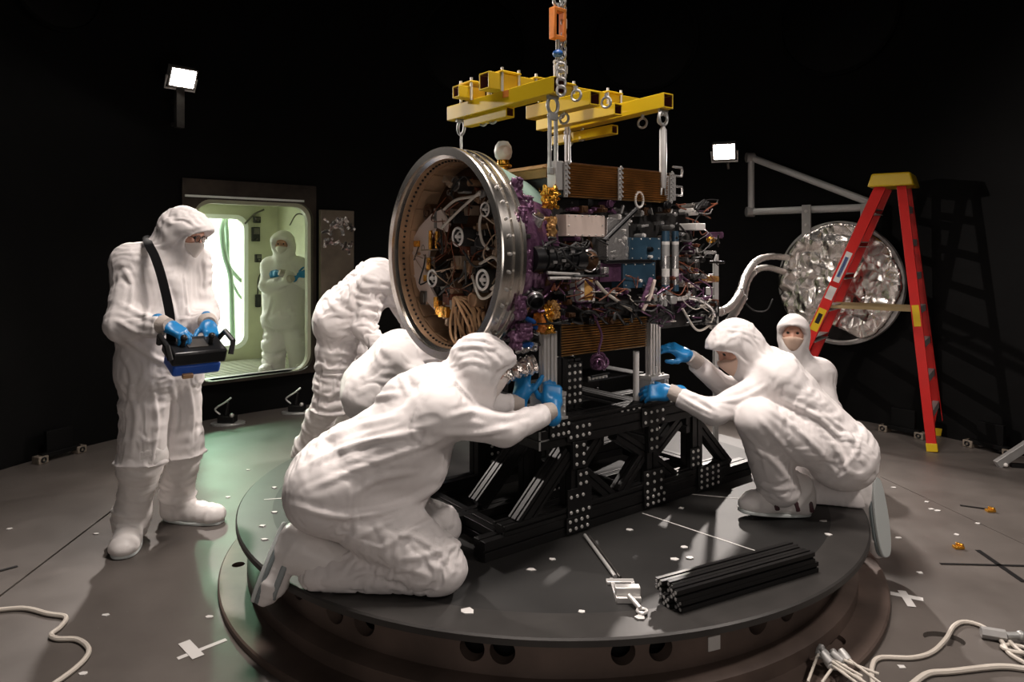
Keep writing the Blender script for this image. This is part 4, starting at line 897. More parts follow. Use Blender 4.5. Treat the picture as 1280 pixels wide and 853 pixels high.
MB().cyl((.958, .02, ZRT+.043), (.958, .02, 1.07), .015).build('white_support', 'white', st)
# ---------------------------------------------------------------- spacecraft
sc = cempty('spacecraft'); tag(sc, 'open spacecraft body with big polished ring, bronze louvers and purple wrapped wiring', 'spacecraft')
R_ = random.Random(11)
def P(mb, name, m, label=None, parent=None, **k):
    o = mb.build(name, m, parent or sc, **k)
    if label: o['label'] = label
    return o
# polished ring, opening towards the left
rc = V3(0.022, .345, 1.552); RO = .476
def rl(prof, n=128, closed=True): return MB().lathe([(r, z) for r, z in prof], rc, (1, 0, 0), n, closed)
ring = P(rl([(RO-.038, 0), (RO-.004, 0), (RO, .006), (RO, .022), (RO-.014, .026), (RO-.014, .062), (RO-.004, .066), (RO-.004, .082), (RO-.016, .086), (RO-.016, .108), (RO-.006, .112), (RO-.006, .128), (RO-.05, .132), (RO-.05, .03), (RO-.034, .02)]), 'interface_ring', 'chrome', angle=25)
mb = MB()
for k in range(96):
    t = 2*PI*k/96; d = V3(0, math.cos(t), math.sin(t)); mb.cyl(rc+d*(RO-.05)+V3(.055, 0, 0), rc+d*(RO-.062)+V3(.055, 0, 0), .006, n=6)
join(ring, mb.build('ring_bolt', 'blackp'))
P(rl([(RO-.052, .035), (RO-.052, .085), (RO-.0525, .085), (RO-.0525, .035)]), 'bolt_band', 'darkg', parent=ring)
for k in range(40):
    t = 2*PI*k/40; d = V3(0, math.cos(t), math.sin(t)); P(MB().cyl(rc+d*(RO-.016)+V3(.044, 0, 0), rc+d*(RO-.002)+V3(.044, 0, 0), .008, .006, 8), 'clamp_stud', 'alud', parent=ring)
def cone_arc(name, m, t0, t1, dr=0.):
    mb = MB(); n = 24
    for i in range(n+1):
        t = math.radians(t0+(t1-t0)*i/n); d = V3(0, math.cos(t), math.sin(t))
        for x, r in ((.132, RO-.022+dr), (.405, RO-.12+dr), (.405, RO-.127), (.132, RO-.029)): mb.v.append(tuple(rc+d*r+V3(x, 0, 0)))
    for i in range(n): mb.f += [(4*i+q, 4*i+(q+1) % 4, 4*i+4+(q+1) % 4, 4*i+4+q) for q in range(4)]
    mb.f += [(0, 1, 2, 3), tuple(4*n+q for q in (3, 2, 1, 0))]; return P(mb, name, m)
cone_arc('adapter_cone', 'teal', 40, 145); cone_arc('cone_blanket', 'purple', 145, 265); cone_arc('cone_skirt', 'darkg', 265, 400)
for i in range(44):
    t = math.radians(R_.uniform(140, 245)); s = R_.random(); d = V3(0, math.cos(t), math.sin(t)); c = rc+d*(RO-.028-.09*s)+V3(.145+.25*s, 0, 0); mb = MB(); e1 = V3(0, -d[2], d[1]); e2 = unit(np.cross(d+V3(.35, 0, 0), e1)); w, h = R_.uniform(.015, .05), R_.uniform(.015, .05)
    mb.cbox(c+d*.008, (.012, w, h), np.stack([unit(np.cross(e1, e2)), e1, e2], 1)); P(mb, 'cone_film', ['purple', 'purple', 'silver', 'darkg', 'dsteel', 'copperd', 'purple'][R_.randrange(7)], bevel=.003)
# inner barrel with slatted panels
P(rl([(RO-.054, .03), (RO-.05, .03), (RO-.062, .20), (RO-.066, .20)], 96), 'inner_skin', 'brownin')
for k in range(22):
    t0 = 2*PI*k/22; mb = MB(); nseg = 4; vs = []
    for i in range(nseg+1):
        t = t0+2*PI/22*(.06+.88*i/nseg); d = V3(0, math.cos(t), math.sin(t))
        for x, r in ((.085, RO-.066), (.085, RO-.061), (.175, RO-.070), (.175, RO-.075)): vs.append(rc+d*r+V3(x, 0, 0))
    fs = []
    for i in range(nseg): fs += [(4*i+q, 4*i+(q+1) % 4, 4*i+4+(q+1) % 4, 4*i+4+q) for q in range(4)]
    fs += [(0, 1, 2, 3), tuple(4*nseg+q for q in (3, 2, 1, 0))]
    mb.add(vs, fs); P(mb, 'inner_panel', 'brownin', parent=None, smooth=False)
# bulkhead and everything mounted on it
xb = rc[0]+.195
P(MB().lathe([(0, .195), (RO-.068, .195), (RO-.068, .21), (0, .21)], rc, (1, 0, 0), 64), 'bulkhead', 'copperd')
def RB(px, py, x=xb):
    """point on the cross plane at craft-local x seen at a pixel"""
    k = (px-640)/F; ox, oy = OX+x*AX[0], OY+x*AX[1]; b = (k*oy-ox)/(BX[0]-k*BX[1]); return V3(x, b, CAMZ+(HOR-py)/F*(oy+b*BX[1]))
for i, (px, py, r) in enumerate(((572, 296, .046), (540, 348, .044), (603, 350, .048), (606, 262, .034))):
    x = xb-.13; c = RB(px, py, x); mb = MB()
    mb.lathe([(0, -.09), (r*.95, -.09), (r*.95, -.03), (r*.75, 0), (r*.72, 0), (r*.5, -.03), (0, -.03)], c, (-1, 0, 0), 28); th = P(mb, 'thruster', 'darkg')
    mb = MB(); mb.torus(c, (1, 0, 0), r*.85, r*.12, 28, 8); mb.torus(c+V3(.012, 0, 0), (1, 0, 0), r*.48, r*.10, 24, 8); mb.cyl(c+V3(.02, 0, 0), c+V3(-.01, 0, 0), r*.18); P(mb, 'thruster_ring', 'white', parent=th)
# pale shield panel with amber film, left inside
mb = MB(); vs = []; outl = [(546, 262), (534, 268), (519, 284), (509, 304), (507, 332), (512, 352), (524, 372), (541, 391), (546, 384), (533, 360), (528, 330), (531, 312), (533, 296), (540, 284), (553, 290), (556, 280)]
n = len(outl); A_ = [RB(x+5, y, xb-.09) for x, y in outl]; B_ = [p+V3(.012, 0, 0) for p in A_]
mb.add(A_+B_, [tuple(range(n)), tuple(range(2*n-1, n-1, -1))]+[(i, (i+1) % n, n+(i+1) % n, n+i) for i in range(n)]); P(mb, 'shield_panel', 'pink', smooth=False)
for x, y, w, h in ((516, 305, .05, .03), (533, 300, .02, .09), (541, 300, .02, .08), (531, 330, .03, .06), (540, 378, .03, .05), (527, 348, .03, .03)):
    c = RB(x+5, y, xb-.098); P(MB().cbox(c, (.008, w, h)), 'amber_film', 'gold')
# boxes of electronics on the bulkhead
cols = ['darkg', 'darkg', 'copperd', 'copperd', 'brownin', 'dsteel', 'wirer', 'alud', 'line', 'brownin']
for i in range(80):
    t = R_.random()*2*PI; r = (RO-.10)*math.sqrt(R_.random()); y, z = rc[1]+r*math.cos(t), rc[2]+r*math.sin(t); d = .02+.08*R_.random(); w, h = .02+.06*R_.random(), .02+.06*R_.random(); mb = MB()
    if i % 3 == 0: mb.cyl((xb+.01, y, z), (xb-d, y, z), w*.5, n=14); mb.torus((xb-d, y, z), (1, 0, 0), w*.42, .004, 16, 6)
    elif i % 3 == 1: mb.box((xb-d, y-w/2, z-h/2), (xb+.01, y+w/2, z+h/2)); mb.box((xb-d-.008, y-w/3, z-h/3), (xb-d, y+w/3, z+h/3))
    else: mb.cbox((xb-d/2, y, z), (d, w*1.4, h*.5), np.array(Matrix.Rotation(R_.random()*3, 3, 'X'))); mb.cyl((xb-d, y, z), (xb-d-.02, y, z), .008, n=8)
    P(mb, ('valve', 'electronics_box', 'mounting_bracket')[i % 3], cols[R_.randrange(len(cols))], bevel=.002)
def wires(name, m, n, fn, r0=.003, r1=.006, steps=5):
    for i in range(n):
        mb = MB(); mb.tube(spline(fn(i), steps), r0+(r1-r0)*R_.random(), 6); P(mb, name, m)
def inner(i):
    t = R_.random()*2*PI; r = .34*math.sqrt(R_.random()); p = V3(xb-.04, rc[1]+r*math.cos(t), rc[2]+.06+r*math.sin(t)*.8); out = []
    for k in range(4):
        q = p.copy(); q[0] = xb-.05-.10*R_.random(); out.append(q); p = p+V3(0, R_.uniform(-.11, .11), R_.uniform(-.11, .11))
        rr = math.hypot(p[1]-rc[1], p[2]-rc[2])
        if rr > .36: p[1:] = rc[1:]+(p[1:]-rc[1:])*.36/rr
    return out
wires('propellant_line', 'line', 14, inner, .002, .0035); wires('rust_cable', 'wirer', 9, inner, .002, .004); wires('black_cable', 'wirek', 8, inner, .003, .005)
for pts in ([(612, 250), (600, 275), (602, 300), (610, 312)], [(600, 330), (618, 322), (628, 345), (614, 362)], [(555, 262), (570, 250), (590, 246), (600, 243)], [(590, 345), (600, 372), (614, 368), (622, 352)], [(552, 285), (575, 262), (600, 240)]):
    mb = MB(); mb.tube(spline([RB(x, y, xb-.11-.02*R_.random()) for x, y in pts]), .0065, 8); P(mb, 'propellant_line', 'wirew')
# coil of tan cable low in the barrel
cc = RB(578, 402, xb-.10)
for i in range(11):
    mb = MB(); pts = []
    for k in range(40):
        t = 2*PI*k/40; pts.append(cc+V3(-.02+.012*i, .0, 0)+V3(.018*math.sin(2*t+i), (.066+.004*R_.random())*math.cos(t)+.03*math.sin(t), (.105+.004*R_.random())*math.sin(t)))
    mb.tube(pts, .0062, 6, True); P(mb, 'coiled_cable', 'tan')
for i in range(2):
    mb = MB(); mb.tube(spline([RB(600+5*i, 388, xb-.08), RB(598+6*i, 396, xb-.10), RB(600+6*i, 415, xb-.11), RB(592+6*i, 436, xb-.11)]), .0065, 8); P(mb, 'tan_cable', 'tan')
mb = MB(); mb.cbox(RB(556, 390, xb-.10), (.03, .07, .05)); mb.cbox(RB(548, 385, xb-.09), (.02, .03, .07)); P(mb, 'gold_film_patch', 'gold')
# bus body
X0, X1, Y1 = .43, 1.13, .69
mb = MB(); mb.box((X0, .04, 1.12), (X1, Y1-.03, 1.93)); P(mb, 'bus_core', 'darkg', bevel=.004)
mb = MB(); mb.box((X1, .06, 1.16), (1.42, Y1-.06, 1.80)); P(mb, 'equipment_bay', 'darkg', bevel=.004)
def louver(name, px0, px1, py0, py1, b0, slats, label=None):
    a0, zt = L2(px0, py0)[[0, 2]]; a1 = L2(px1, py0)[0]; zb = L2(px0, py1)[2]
    mb = MB(); mb.box((a0, b0, zb), (a1, b0+.08, zt)); lv = P(mb, name, 'black', bevel=.003)
    for i in range(slats):
        z = zb+(zt-zb)*(i+.5)/slats; mb = MB(); h = (zt-zb)/slats
        mb.add([(a0+.004, b0-.004, z-h*.34), (a1-.004, b0-.004, z-h*.34), (a1-.004, b0-.018, z+h*.26), (a0+.004, b0-.018, z+h*.26), (a0+.004, b0+.001, z-h*.34), (a1-.004, b0+.001, z-h*.34), (a1-.004, b0+.001, z+h*.26), (a0+.004, b0+.001, z+h*.26)],
               [(0, 1, 2, 3), (4, 7, 6, 5), (0, 4, 5, 1), (3, 2, 6, 7), (0, 3, 7, 4), (1, 5, 6, 2)])
        P(mb, 'louver_blade', 'copper', parent=lv, smooth=False)
    return lv, a0, a1, zb, zt
lv, a0, a1, zb, zt = louver('upper_louver', 700, 829, 204, 247, -.02, 14)
for px in (700, 767, 831):
    mb = MB(); a = L2(px, 210)[0]
    for i in range(7):
        z = zb+(zt-zb)*(i+.5)/7; mb.cbox((a, -.038, z), (.018, .008, .022)); mb.cbox((a+.018, -.036, z+.012), (.02, .006, .008), np.array(Matrix.Rotation(.7, 3, 'Y'))); mb.cyl((a, -.042, z), (a, -.048, z), .005, n=6)
    P(mb, 'louver_spring', 'alud', parent=lv)
mb = MB(); mb.box((a0-.05, -.03, zb+.03), (a0-.005, .03, zt+.005)); P(mb, 'louver_end_plate', 'alud', bevel=.003)
mb = MB(); mb.box((a0-.03, .06, zt-.06), (a0+.0, .66, zt)); mb.box((a0-.05, .06, zt-.02), (a0-.03, .64, zt-.012)); P(mb, 'side_louver', 'copper', bevel=.002)
louver('lower_louver', 697, 803, 404, 446, -.02, 13)
mb = MB(); mb.box((a0, -.015, zt), (a1, .67, zt+.006)); P(mb, 'top_deck', 'copperd')
mb = MB(); a2 = L2(857, 226)[0]; mb.box((a1+.01, 0, zb+.02), (a1+.10, .3, zt-.01)); P(mb, 'end_bracket', 'alud', bevel=.003)
for z in (zb+.05, zb+.15): 
    mb = MB(); mb.tube([(a1+.10, .02, z), (a1+.17, .02, z), (a1+.175, .02, z+.03), (a1+.17, .02, z+.045), (a1+.10, .02, z+.045)], .006); P(mb, 'end_loop', 'silver')
# the near face
def fbox(name, x0, x1, y0, y1, m, b=0., th=.03, bevel=.003, label=None, parent=None):
    p, q = L2(x0, y0, b-th), L2(x1, y1, b-th); mb = MB(); mb.box((p[0], b-th, q[2]), (q[0], b+.06, p[2])); return P(mb, name, m, label, parent, bevel=bevel)
def bolts(o, x0, x1, y0, y1, b, nx, ny, r=.004, m='bolt'):
    mb = MB()
    for i in range(nx):
        for j in range(ny):
            if 0 < i < nx-1 and 0 < j < ny-1: continue
            c = L2(x0+(x1-x0)*i/(nx-1), y0+(y1-y0)*j/(ny-1), b); mb.cyl(c, c-V3(0, .005, 0), r, n=8)
    join(o, mb.build('cover_screw', m))
o = fbox('radiator_panel', 708, 756, 268, 296, 'pink', 0, .035); bolts(o, 711, 753, 270, 294, -.036, 6, 3)
o = fbox('electronics_cover', 787, 826, 297, 325, 'bluep', 0, .03); bolts(o, 790, 823, 299, 323, -.031, 4, 3); c = L2(811, 312, -.03); P(MB().cyl(c, c-V3(0, .02, 0), .014, .012, 18), 'cover_knob', 'blackp', parent=o); c = L2(811, 321, -.03); P(MB().cyl(c, c-V3(0, .02, 0), .008, n=12), 'test_plug', 'white', parent=o)
o = fbox('electronics_cover', 779, 819, 329, 359, 'bluep', 0, .035); bolts(o, 782, 816, 331, 357, -.036, 4, 3); c = L2(798, 351, -.036); P(MB().cyl(c, c-V3(0, .02, 0), .008, n=12), 'test_plug', 'white', parent=o)
fbox('cover_gap_rail', 758, 816, 325, 329, 'blackp', 0, .045)
o = fbox('silver_blanket', 759, 786, 272, 327, 'silver', 0, .02)
o = fbox('purple_blanket', 750, 778, 329, 352, 'purple', 0, .022)
fbox('white_filter_box', 726, 744, 348, 377, 'white', 0, .045); fbox('amber_label', 731, 741, 350, 375, 'amber', 0, .048, .001)
c = L2(735, 364, -.094)
# camera-like black assembly
mb = MB(); p = L2(669, 324, -.06); q = L2(724, 324, -.06); mb.cyl(p, q, .050, .050, 28); mb.cyl(p+V3(-.03, 0, 0), p+V3(.02, 0, 0), .058, n=28); mb.cyl(q-V3(.05, 0, 0), q, .058, n=28)
rw = P(mb, 'reaction_wheel_housing', 'blackp')
mb = MB()
for i in range(5): mb.torus(p+(q-p)*(.15+.17*i), (1, 0, 0), .053, .004, 28, 6)
P(mb, 'housing_ring', 'black', parent=rw)
mb = MB()
for x, y in ((690, 314), (705, 326), (694, 328), (716, 315)): mb.cbox(L2(x, y, -.118), (.02, .006, .012))
P(mb, 'housing_clip', 'silver', parent=rw)
mb = MB(); c = L2(735, 326, -.05); mb.lathe([(0, .05), (.02, .048), (.038, .03), (.046, 0), (.046, -.05), (0, -.05)], c, (0, -1, 0), 28); dm = P(mb, 'sensor_dome', 'copperd'); mb = MB(); mb.torus(c-V3(0, .01, 0), (0, 1, 0), .047, .006, 28, 8); P(mb, 'dome_ring', 'silver', parent=dm)
mb = MB(); mb.tube([L2(684, 341, -.1), L2(724, 343, -.1)], .007); mb.tube([L2(686, 348, -.09), L2(726, 347, -.09)], .008); P(mb, 'crossbar', 'alu')
# tilted black lens under it
mb = MB(); c = L2(668, 373, -.08); d = unit(V3(-.25, -.75, -.55)); mb.lathe([(0, -.06), (.026, -.06), (.026, -.01), (.034, -.01), (.034, .035), (.028, .035), (.024, .01), (0, .01)], c, d, 24); ln = P(mb, 'lens_barrel', 'blackp'); mb = MB(); mb.lathe([(.0345, .0), (.0365, .0), (.0365, .015), (.0345, .015)], c, d, 24, True); P(mb, 'lens_band', 'silver', parent=ln)
# diagonal black strut and pale tubes
mb = MB(); mb.tube([L2(755, 301, -.06), L2(795, 262, -.05)], .012, 12); P(mb, 'diagonal_strut', 'blackp')
mb = MB(); mb.torus(L2(799, 250, -.03), (0, 1, 0), .028, .006, 20, 8, 1, 1.3); P(mb, 'lift_loop', 'white')
for x, w in ((832, .020), (844, .018)):
    for y0, y1, m in ((289, 302, 'bluep'), (302, 306, 'white'), (306, 320, 'alud'), (320, 336, 'silver'), (336, 346, 'white'), (346, 356, 'silver'), (356, 364, 'bluep')):
        mb = MB(); mb.cyl(L2(x, y0, -.04), L2(x, y1, -.04), w, n=16); P(mb, 'heat_pipe', m)
o = fbox('white_cap_box', 870, 882, 279, 288, 'white', -.02, .05); c = L2(888, 300, -.02); P(MB().sphere(c, .02), 'gold_fitting', 'gold'); mb = MB(); mb.tube(spline([L2(888, 300, -.02), L2(896, 298, 0), L2(899, 304, .02)]), .005); P(mb, 'fitting_tube', 'silver')
for x in (819, 825, 831): 
    mb = MB(); mb.lathe([(0, .0), (.012, .0), (.014, .02), (.009, .04), (.012, .055), (0, .06)], L2(x, 383, -.05), (0, 0, 1), 14); P(mb, 'bottle_valve', 'alud')
mb = MB(); mb.cbox(L2(839, 375, -.05), (.045, .04, .04)); P(mb, 'pump_block', 'alud', bevel=.006)
mb = MB(); mb.tube(spline([L2(845, 374, -.06), L2(856, 373, -.06), L2(862, 366, -.05)]), .011, 10); P(mb, 'elbow_pipe', 'alu')
# scattered electronics over the near face and the end bay
pal = ['darkg', 'darkg', 'dsteel', 'silver', 'alud', 'copperd', 'wirer', 'purple', 'blackp', 'white', 'orange', 'copper']
def scatter(n, x0, x1, y0, y1, b, nm, pal, s0=.012, s1=.04, dep=.06):
    for i in range(n):
        c = L2(x0+(x1-x0)*R_.random(), y0+(y1-y0)*R_.random(), b); w = s0+(s1-s0)*R_.random(); h = s0+(s1-s0)*R_.random(); d = .02+dep*R_.random(); mb = MB(); k = R_.random()
        if k < .35: mb.cyl(c+V3(0, .03, 0), c-V3(0, d, 0), w*.45, n=12); mb.cyl(c-V3(0, d*.6, 0), c-V3(0, d*.8, 0), w*.55, n=12)
        elif k < .75: mb.box(c-V3(w/2, d, h/2), c+V3(w/2, .04, h/2)); mb.box(c-V3(w/3, d+.006, h/3), c+V3(w/3, -d+.001, h/3))
        else: mb.cbox(c-V3(0, d/2, 0), (w*1.8, .012, h*.4), np.array(Matrix.Rotation(R_.random()*3, 3, 'Y'))); mb.cyl(c-V3(0, d/2, 0), c+V3(0, .04, 0), w*.25, n=8)
        P(mb, nm, pal[R_.randrange(len(pal))], bevel=.0015)
scatter(34, 848, 893, 292, 385, .03, 'plumbing_fitting', ['wirer', 'purple', 'silver', 'darkg', 'copper', 'dsteel', 'blackp', 'purple', 'alud'])
scatter(20, 700, 880, 252, 266, .02, 'cable_clamp', ['darkg', 'dsteel', 'blackp', 'copperd', 'purple'])
scatter(26, 672, 760, 298, 400, .02, 'connector', ['darkg', 'purple', 'wirer', 'copperd', 'silver', 'blackp', 'dsteel'])
scatter(26, 690, 890, 382, 404, .0, 'harness_connector', ['blackp', 'darkg', 'dsteel', 'blackp', 'copperd', 'purple'], .012, .035)
scatter(26, 762, 872, 262, 296, .015, 'instrument_box', ['darkg', 'silver', 'dsteel', 'alud', 'alud', 'white'], .01, .03, .03)
scatter(34, 826, 872, 290, 385, .015, 'manifold_fitting', ['alud', 'silver', 'white', 'purple', 'darkg', 'alud', 'wirer', 'pink'], .01, .03, .05)
scatter(14, 762, 786, 272, 327, .0, 'blanket_clip', ['silver', 'alud', 'darkg', 'white'], .008, .02, .02)
scatter(16, 752, 830, 358, 382, .0, 'terminal', ['alud', 'silver', 'darkg', 'purple', 'blackp'], .008, .024, .04)
# wiring
def facewire(x0, x1, y0, y1, b=-.04, step=22):
    def f(i):
        x, y = R_.uniform(x0, x1), R_.uniform(y0, y1); out = []
        for k in range(5):
            out.append(L2(min(max(x, x0), x1), min(max(y, y0), y1), b-.05*R_.random())); x += R_.uniform(-step, step); y += R_.uniform(-step*.7, step*.7)
        return out
    return f
wires('black_cable', 'wirek', 22, facewire(672, 895, 378, 405), .004, .008); wires('rust_cable', 'wirer', 10, facewire(690, 860, 345, 392), .002, .004); wires('pale_cable', 'wirew', 6, facewire(740, 897, 365, 402), .002, .003)
wires('purple_cable', 'purple', 12, facewire(668, 760, 300, 400, -.02), .003, .006); wires('purple_cable', 'purple', 8, facewire(790, 890, 340, 402, -.03), .003, .005); wires('black_cable', 'wirek', 14, facewire(668, 760, 298, 345, -.07), .003, .006)
wires('rust_cable', 'wirer', 9, facewire(846, 896, 255, 370, .0, 16), .002, .004); wires('black_cable', 'wirek', 10, facewire(846, 898, 250, 395, -.01, 20), .003, .006); wires('silver_cable', 'silver', 5, facewire(828, 890, 262, 380, -.03, 16), .002, .004)
for pts, m, r in (([(745, 352), (756, 365), (770, 375), (790, 388)], 'wirew', .008), ([(814, 348), (806, 370), (800, 385)], 'purple', .012), ([(818, 350), (812, 372), (803, 388)], 'pink', .010), ([(860, 372), (876, 376), (888, 385), (893, 396)], 'silver', .010), ([(853, 386), (870, 412), (885, 408), (893, 392)], 'wirew', .006), ([(745, 400), (752, 420), (748, 440), (752, 452)], 'purple', .006), ([(650, 292), (659, 296), (663, 312)], 'white', .011)):
    mb = MB(); mb.tube(spline([L2(x, y, -.07) for x, y in pts]), r, 8); P(mb, 'loose_cable', m)
mb = MB()
for i in range(9): mb.torus(L2(750+R_.uniform(-4, 4), 453+R_.uniform(-4, 4), -.06), (R_.uniform(-1, 1), 1, R_.uniform(-1, 1)), .022+.012*R_.random(), .0055, 18, 6)
P(mb, 'purple_cable_knot', 'purple')
# gold and purple wrapped corner posts
def crumpled(name, m, c, size, seed, amp=.35):
    c = np.array(c); h = np.array(size)/2
    def f(Q):
        q = Q-c; d = rbox(q, (0, 0, 0), h, min(h)*.6); return d+((1-np.abs(2*vnoise(Q*48+seed)-1))**1.5-.5)*min(h)*amp*1.8+((1-np.abs(2*vnoise(Q*110+seed)-1))-.5)*min(h)*amp*.9
    v, q = nets(f, c-h*1.5-.01, c+h*1.5+.01, max(.003, min(size)/14)); o = link(name, npmesh(name, v, q), m, sc, angle=30); return o
for x, y, w, h, m in ((687, 247, .07, .10, 'gold'), (686, 285, .05, .10, 'copper'), (683, 400, .06, .13, 'gold'), (690, 388, .05, .08, 'copper'), (674, 404, .03, .08, 'orange')):
    crumpled('wrapped_corner_post', m, L2(x, y, -.02), (w, .07, h), x)
for x, y, w, h in ((655, 258, .09, .10), (664, 300, .05, .09), (668, 345, .05, .10), (662, 360, .04, .06), (655, 415, .08, .08), (680, 430, .06, .04), (720, 262, .10, .02), (745, 262, .05, .02), (646, 235, .05, .09), (652, 275, .05, .12), (656, 330, .05, .12), (650, 385, .05, .10), (645, 425, .06, .08), (860, 300, .03, .1), (822, 403, .06, .05), (730, 383, .09, .03), (700, 380, .05, .04)):
    crumpled('purple_wrap', 'purple', L2(x, y, .0 if x > 690 else .03 if x > 657 else -.085 if 260 < y < 390 else -.02), (w, .04, h), x+y, .3)
mb = MB(); mb.lathe([(0, .02), (.03, .02), (.032, -.05), (0, -.05)], L2(671, 274, -.04), (0, -.6, .8), 20); fl_ = P(mb, 'sensor_can', 'silver'); mb = MB(); mb.lathe([(0, .024), (.025, .024), (.025, .0), (0, .0)], L2(671, 274, -.04), (0, -.6, .8), 20); P(mb, 'sensor_aperture', 'blackp', parent=fl_)
for i in range(14):
    c = L2(R_.uniform(648, 672), R_.uniform(395, 440), .0); mb = MB(); mb.lathe([(0, .03), (.007, .028), (.012, .01), (.012, -.02), (0, -.02)], c, (R_.uniform(-.4, .4), -1, R_.uniform(-.4, .4)), 10); P(mb, 'plug_cap', ('bluew', 'silver', 'darkg')[i % 3])
# domed sensor on top behind the ring
c = L2(629, 190, .42); mb = MB(); mb.lathe([(0, .055), (.025, .05), (.04, .028), (.045, 0), (.04, -.025), (.025, -.045), (0, -.05)], c, (0, 0, 1), 24); ds = P(mb, 'domed_antenna', 'white'); mb = MB(); mb.lathe([(0, .036), (.022, .032), (.034, .015), (.038, -.005), (0, -.005)], c-V3(.012, .02, .005), unit(V3(-.1, -1, .1)), 24); P(mb, 'antenna_cap', 'pink', parent=ds)
mb = MB(); mb.cyl(c-V3(0, 0, .04), c-V3(0, 0, .20), .03, .035, 16); mb.torus(c-V3(0, 0, .07), (0, 0, 1), .036, .008, 20, 8); P(mb, 'antenna_stalk', 'gold', parent=ds)
# foil wrapped duct below the ring
mb = MB(); P0, P1, P2 = L2(622, 470, .08), L2(645, 462, -.0), L2(668, 455, -.03)
pp = spline([L2(600, 468, .2), P0, P1, P2], 10); mb.tube(pp, [.040+.006*math.sin(i*1.9) for i in range(len(pp))], 16); P(mb, 'foil_duct', 'foil')
# ---------------------------------------------------------------- lifting frame, hoist, slings
sp = cempty('lifting_spreader'); tag(sp, 'yellow steel lifting frame hanging level above the spacecraft', 'lifting frame')
def sq(w, t=.008):
    return [(-w/2, -w/2), (w/2, -w/2), (w/2, w/2), (-w/2, w/2)]
def hollow(name, p0, p1, w=.074, m='yellow', h=None):
    h = h or w; p0, p1 = np.array(p0, float), np.array(p1, float); t = unit(p1-p0); u = V3(0, 0, 1); x = np.cross(t, u); vs = []; k = .007
    for p in (p0, p1):
        for s in (0, k): vs += [p+x*a*(w/2-s)+u*b*(h/2-s) for a, b in ((-1, -1), (1, -1), (1, 1), (-1, 1))]
    fs = []
    for i in range(4):
        j = (i+1) % 4; fs += [(i, j, 8+j, 8+i), (4+i, 12+i, 12+j, 4+j), (i, 4+i, 4+j, j), (8+i, 8+j, 12+j, 12+i)]
    o = MB().add(vs, fs).build(name, m, sp, bevel=.003, smooth=False)
    mb = MB()                                           # primer red liner
    k = .0075; vs = []
    for p in (p0+t*.004, p1-t*.004): vs += [p+x*a*(w/2-k)+u*b*(h/2-k) for a, b in ((-1, -1), (1, -1), (1, 1), (-1, 1))]
    mb.add(vs, [(i, 4+i, 4+(i+1) % 4, (i+1) % 4) for i in range(4)]); mb.build('tube_lining', 'redin', o, smooth=False, recalc=False); return o
zc = 2.285
hollow('cross_tube', (.393, -.05, zc), (.393, .80, zc)); hollow('cross_tube', (1.094, -.07, zc+.02), (1.094, .80, zc-.0))
hollow('spine_tube', (.27, .345, zc+.076), (1.37, .345, zc+.082), .08); hollow('saddle_tube', (.28, .60, zc+.072), (.44, .60, zc+.072), .06)
hollow('outrigger_tube', (.60, -.06, zc-.03), (.60, .40, zc-.03), .066); hollow('lower_tube', (.393, .30, zc-.062), (.393, .66, zc-.062), .05); hollow('lower_tube', (1.10, .30, zc-.072), (1.10, .80, zc-.075), .05); hollow('saddle_tube', (.98, .16, zc+.0), (.98, .78, zc+.0), .06)
for a, b in ((.393, .345), (1.094, .345), (.75, .345), (.393, .60), (.60, .345)):
    mb = MB(); mb.box((a-.06, b-.055, zc+.118), (a+.06, b+.055, zc+.128)); cpl = mb.build('clamp_plate', 'yellow', sp, bevel=.003)
    for sx in (-.05, .05):
        for sy in (-.047, .047): MB().cyl((a+sx, b+sy, zc+.03), (a+sx, b+sy, zc+.142), .007, n=8).build('clamp_bolt', 'bolt', cpl)
for a, b, dz in ((.393, .52, -.05), (.393, .44, -.05), (.52, -.02, .0), (.70, -.03, -.01), (1.094, .1, -.045), (1.094, .55, -.055), (.60, .15, -.07), (1.094, -.03, -.045), (.75, .345, .0)):
    mb = MB(); mb.torus((a, b, zc+dz-.022), (1, .3, 0), .024, .006, 20, 8); mb.cyl((a, b, zc+dz), (a, b, zc+dz+.02), .008); mb.build('lifting_eye', 'steel', sp)
mb = MB(); a, z = L2(695, 123, -.06)[[0, 2]]
mb.box((.3535, .265, zc+.0), (.3555, .31, zc+.032)); mb.build('warning_sticker', 'orange', sp)
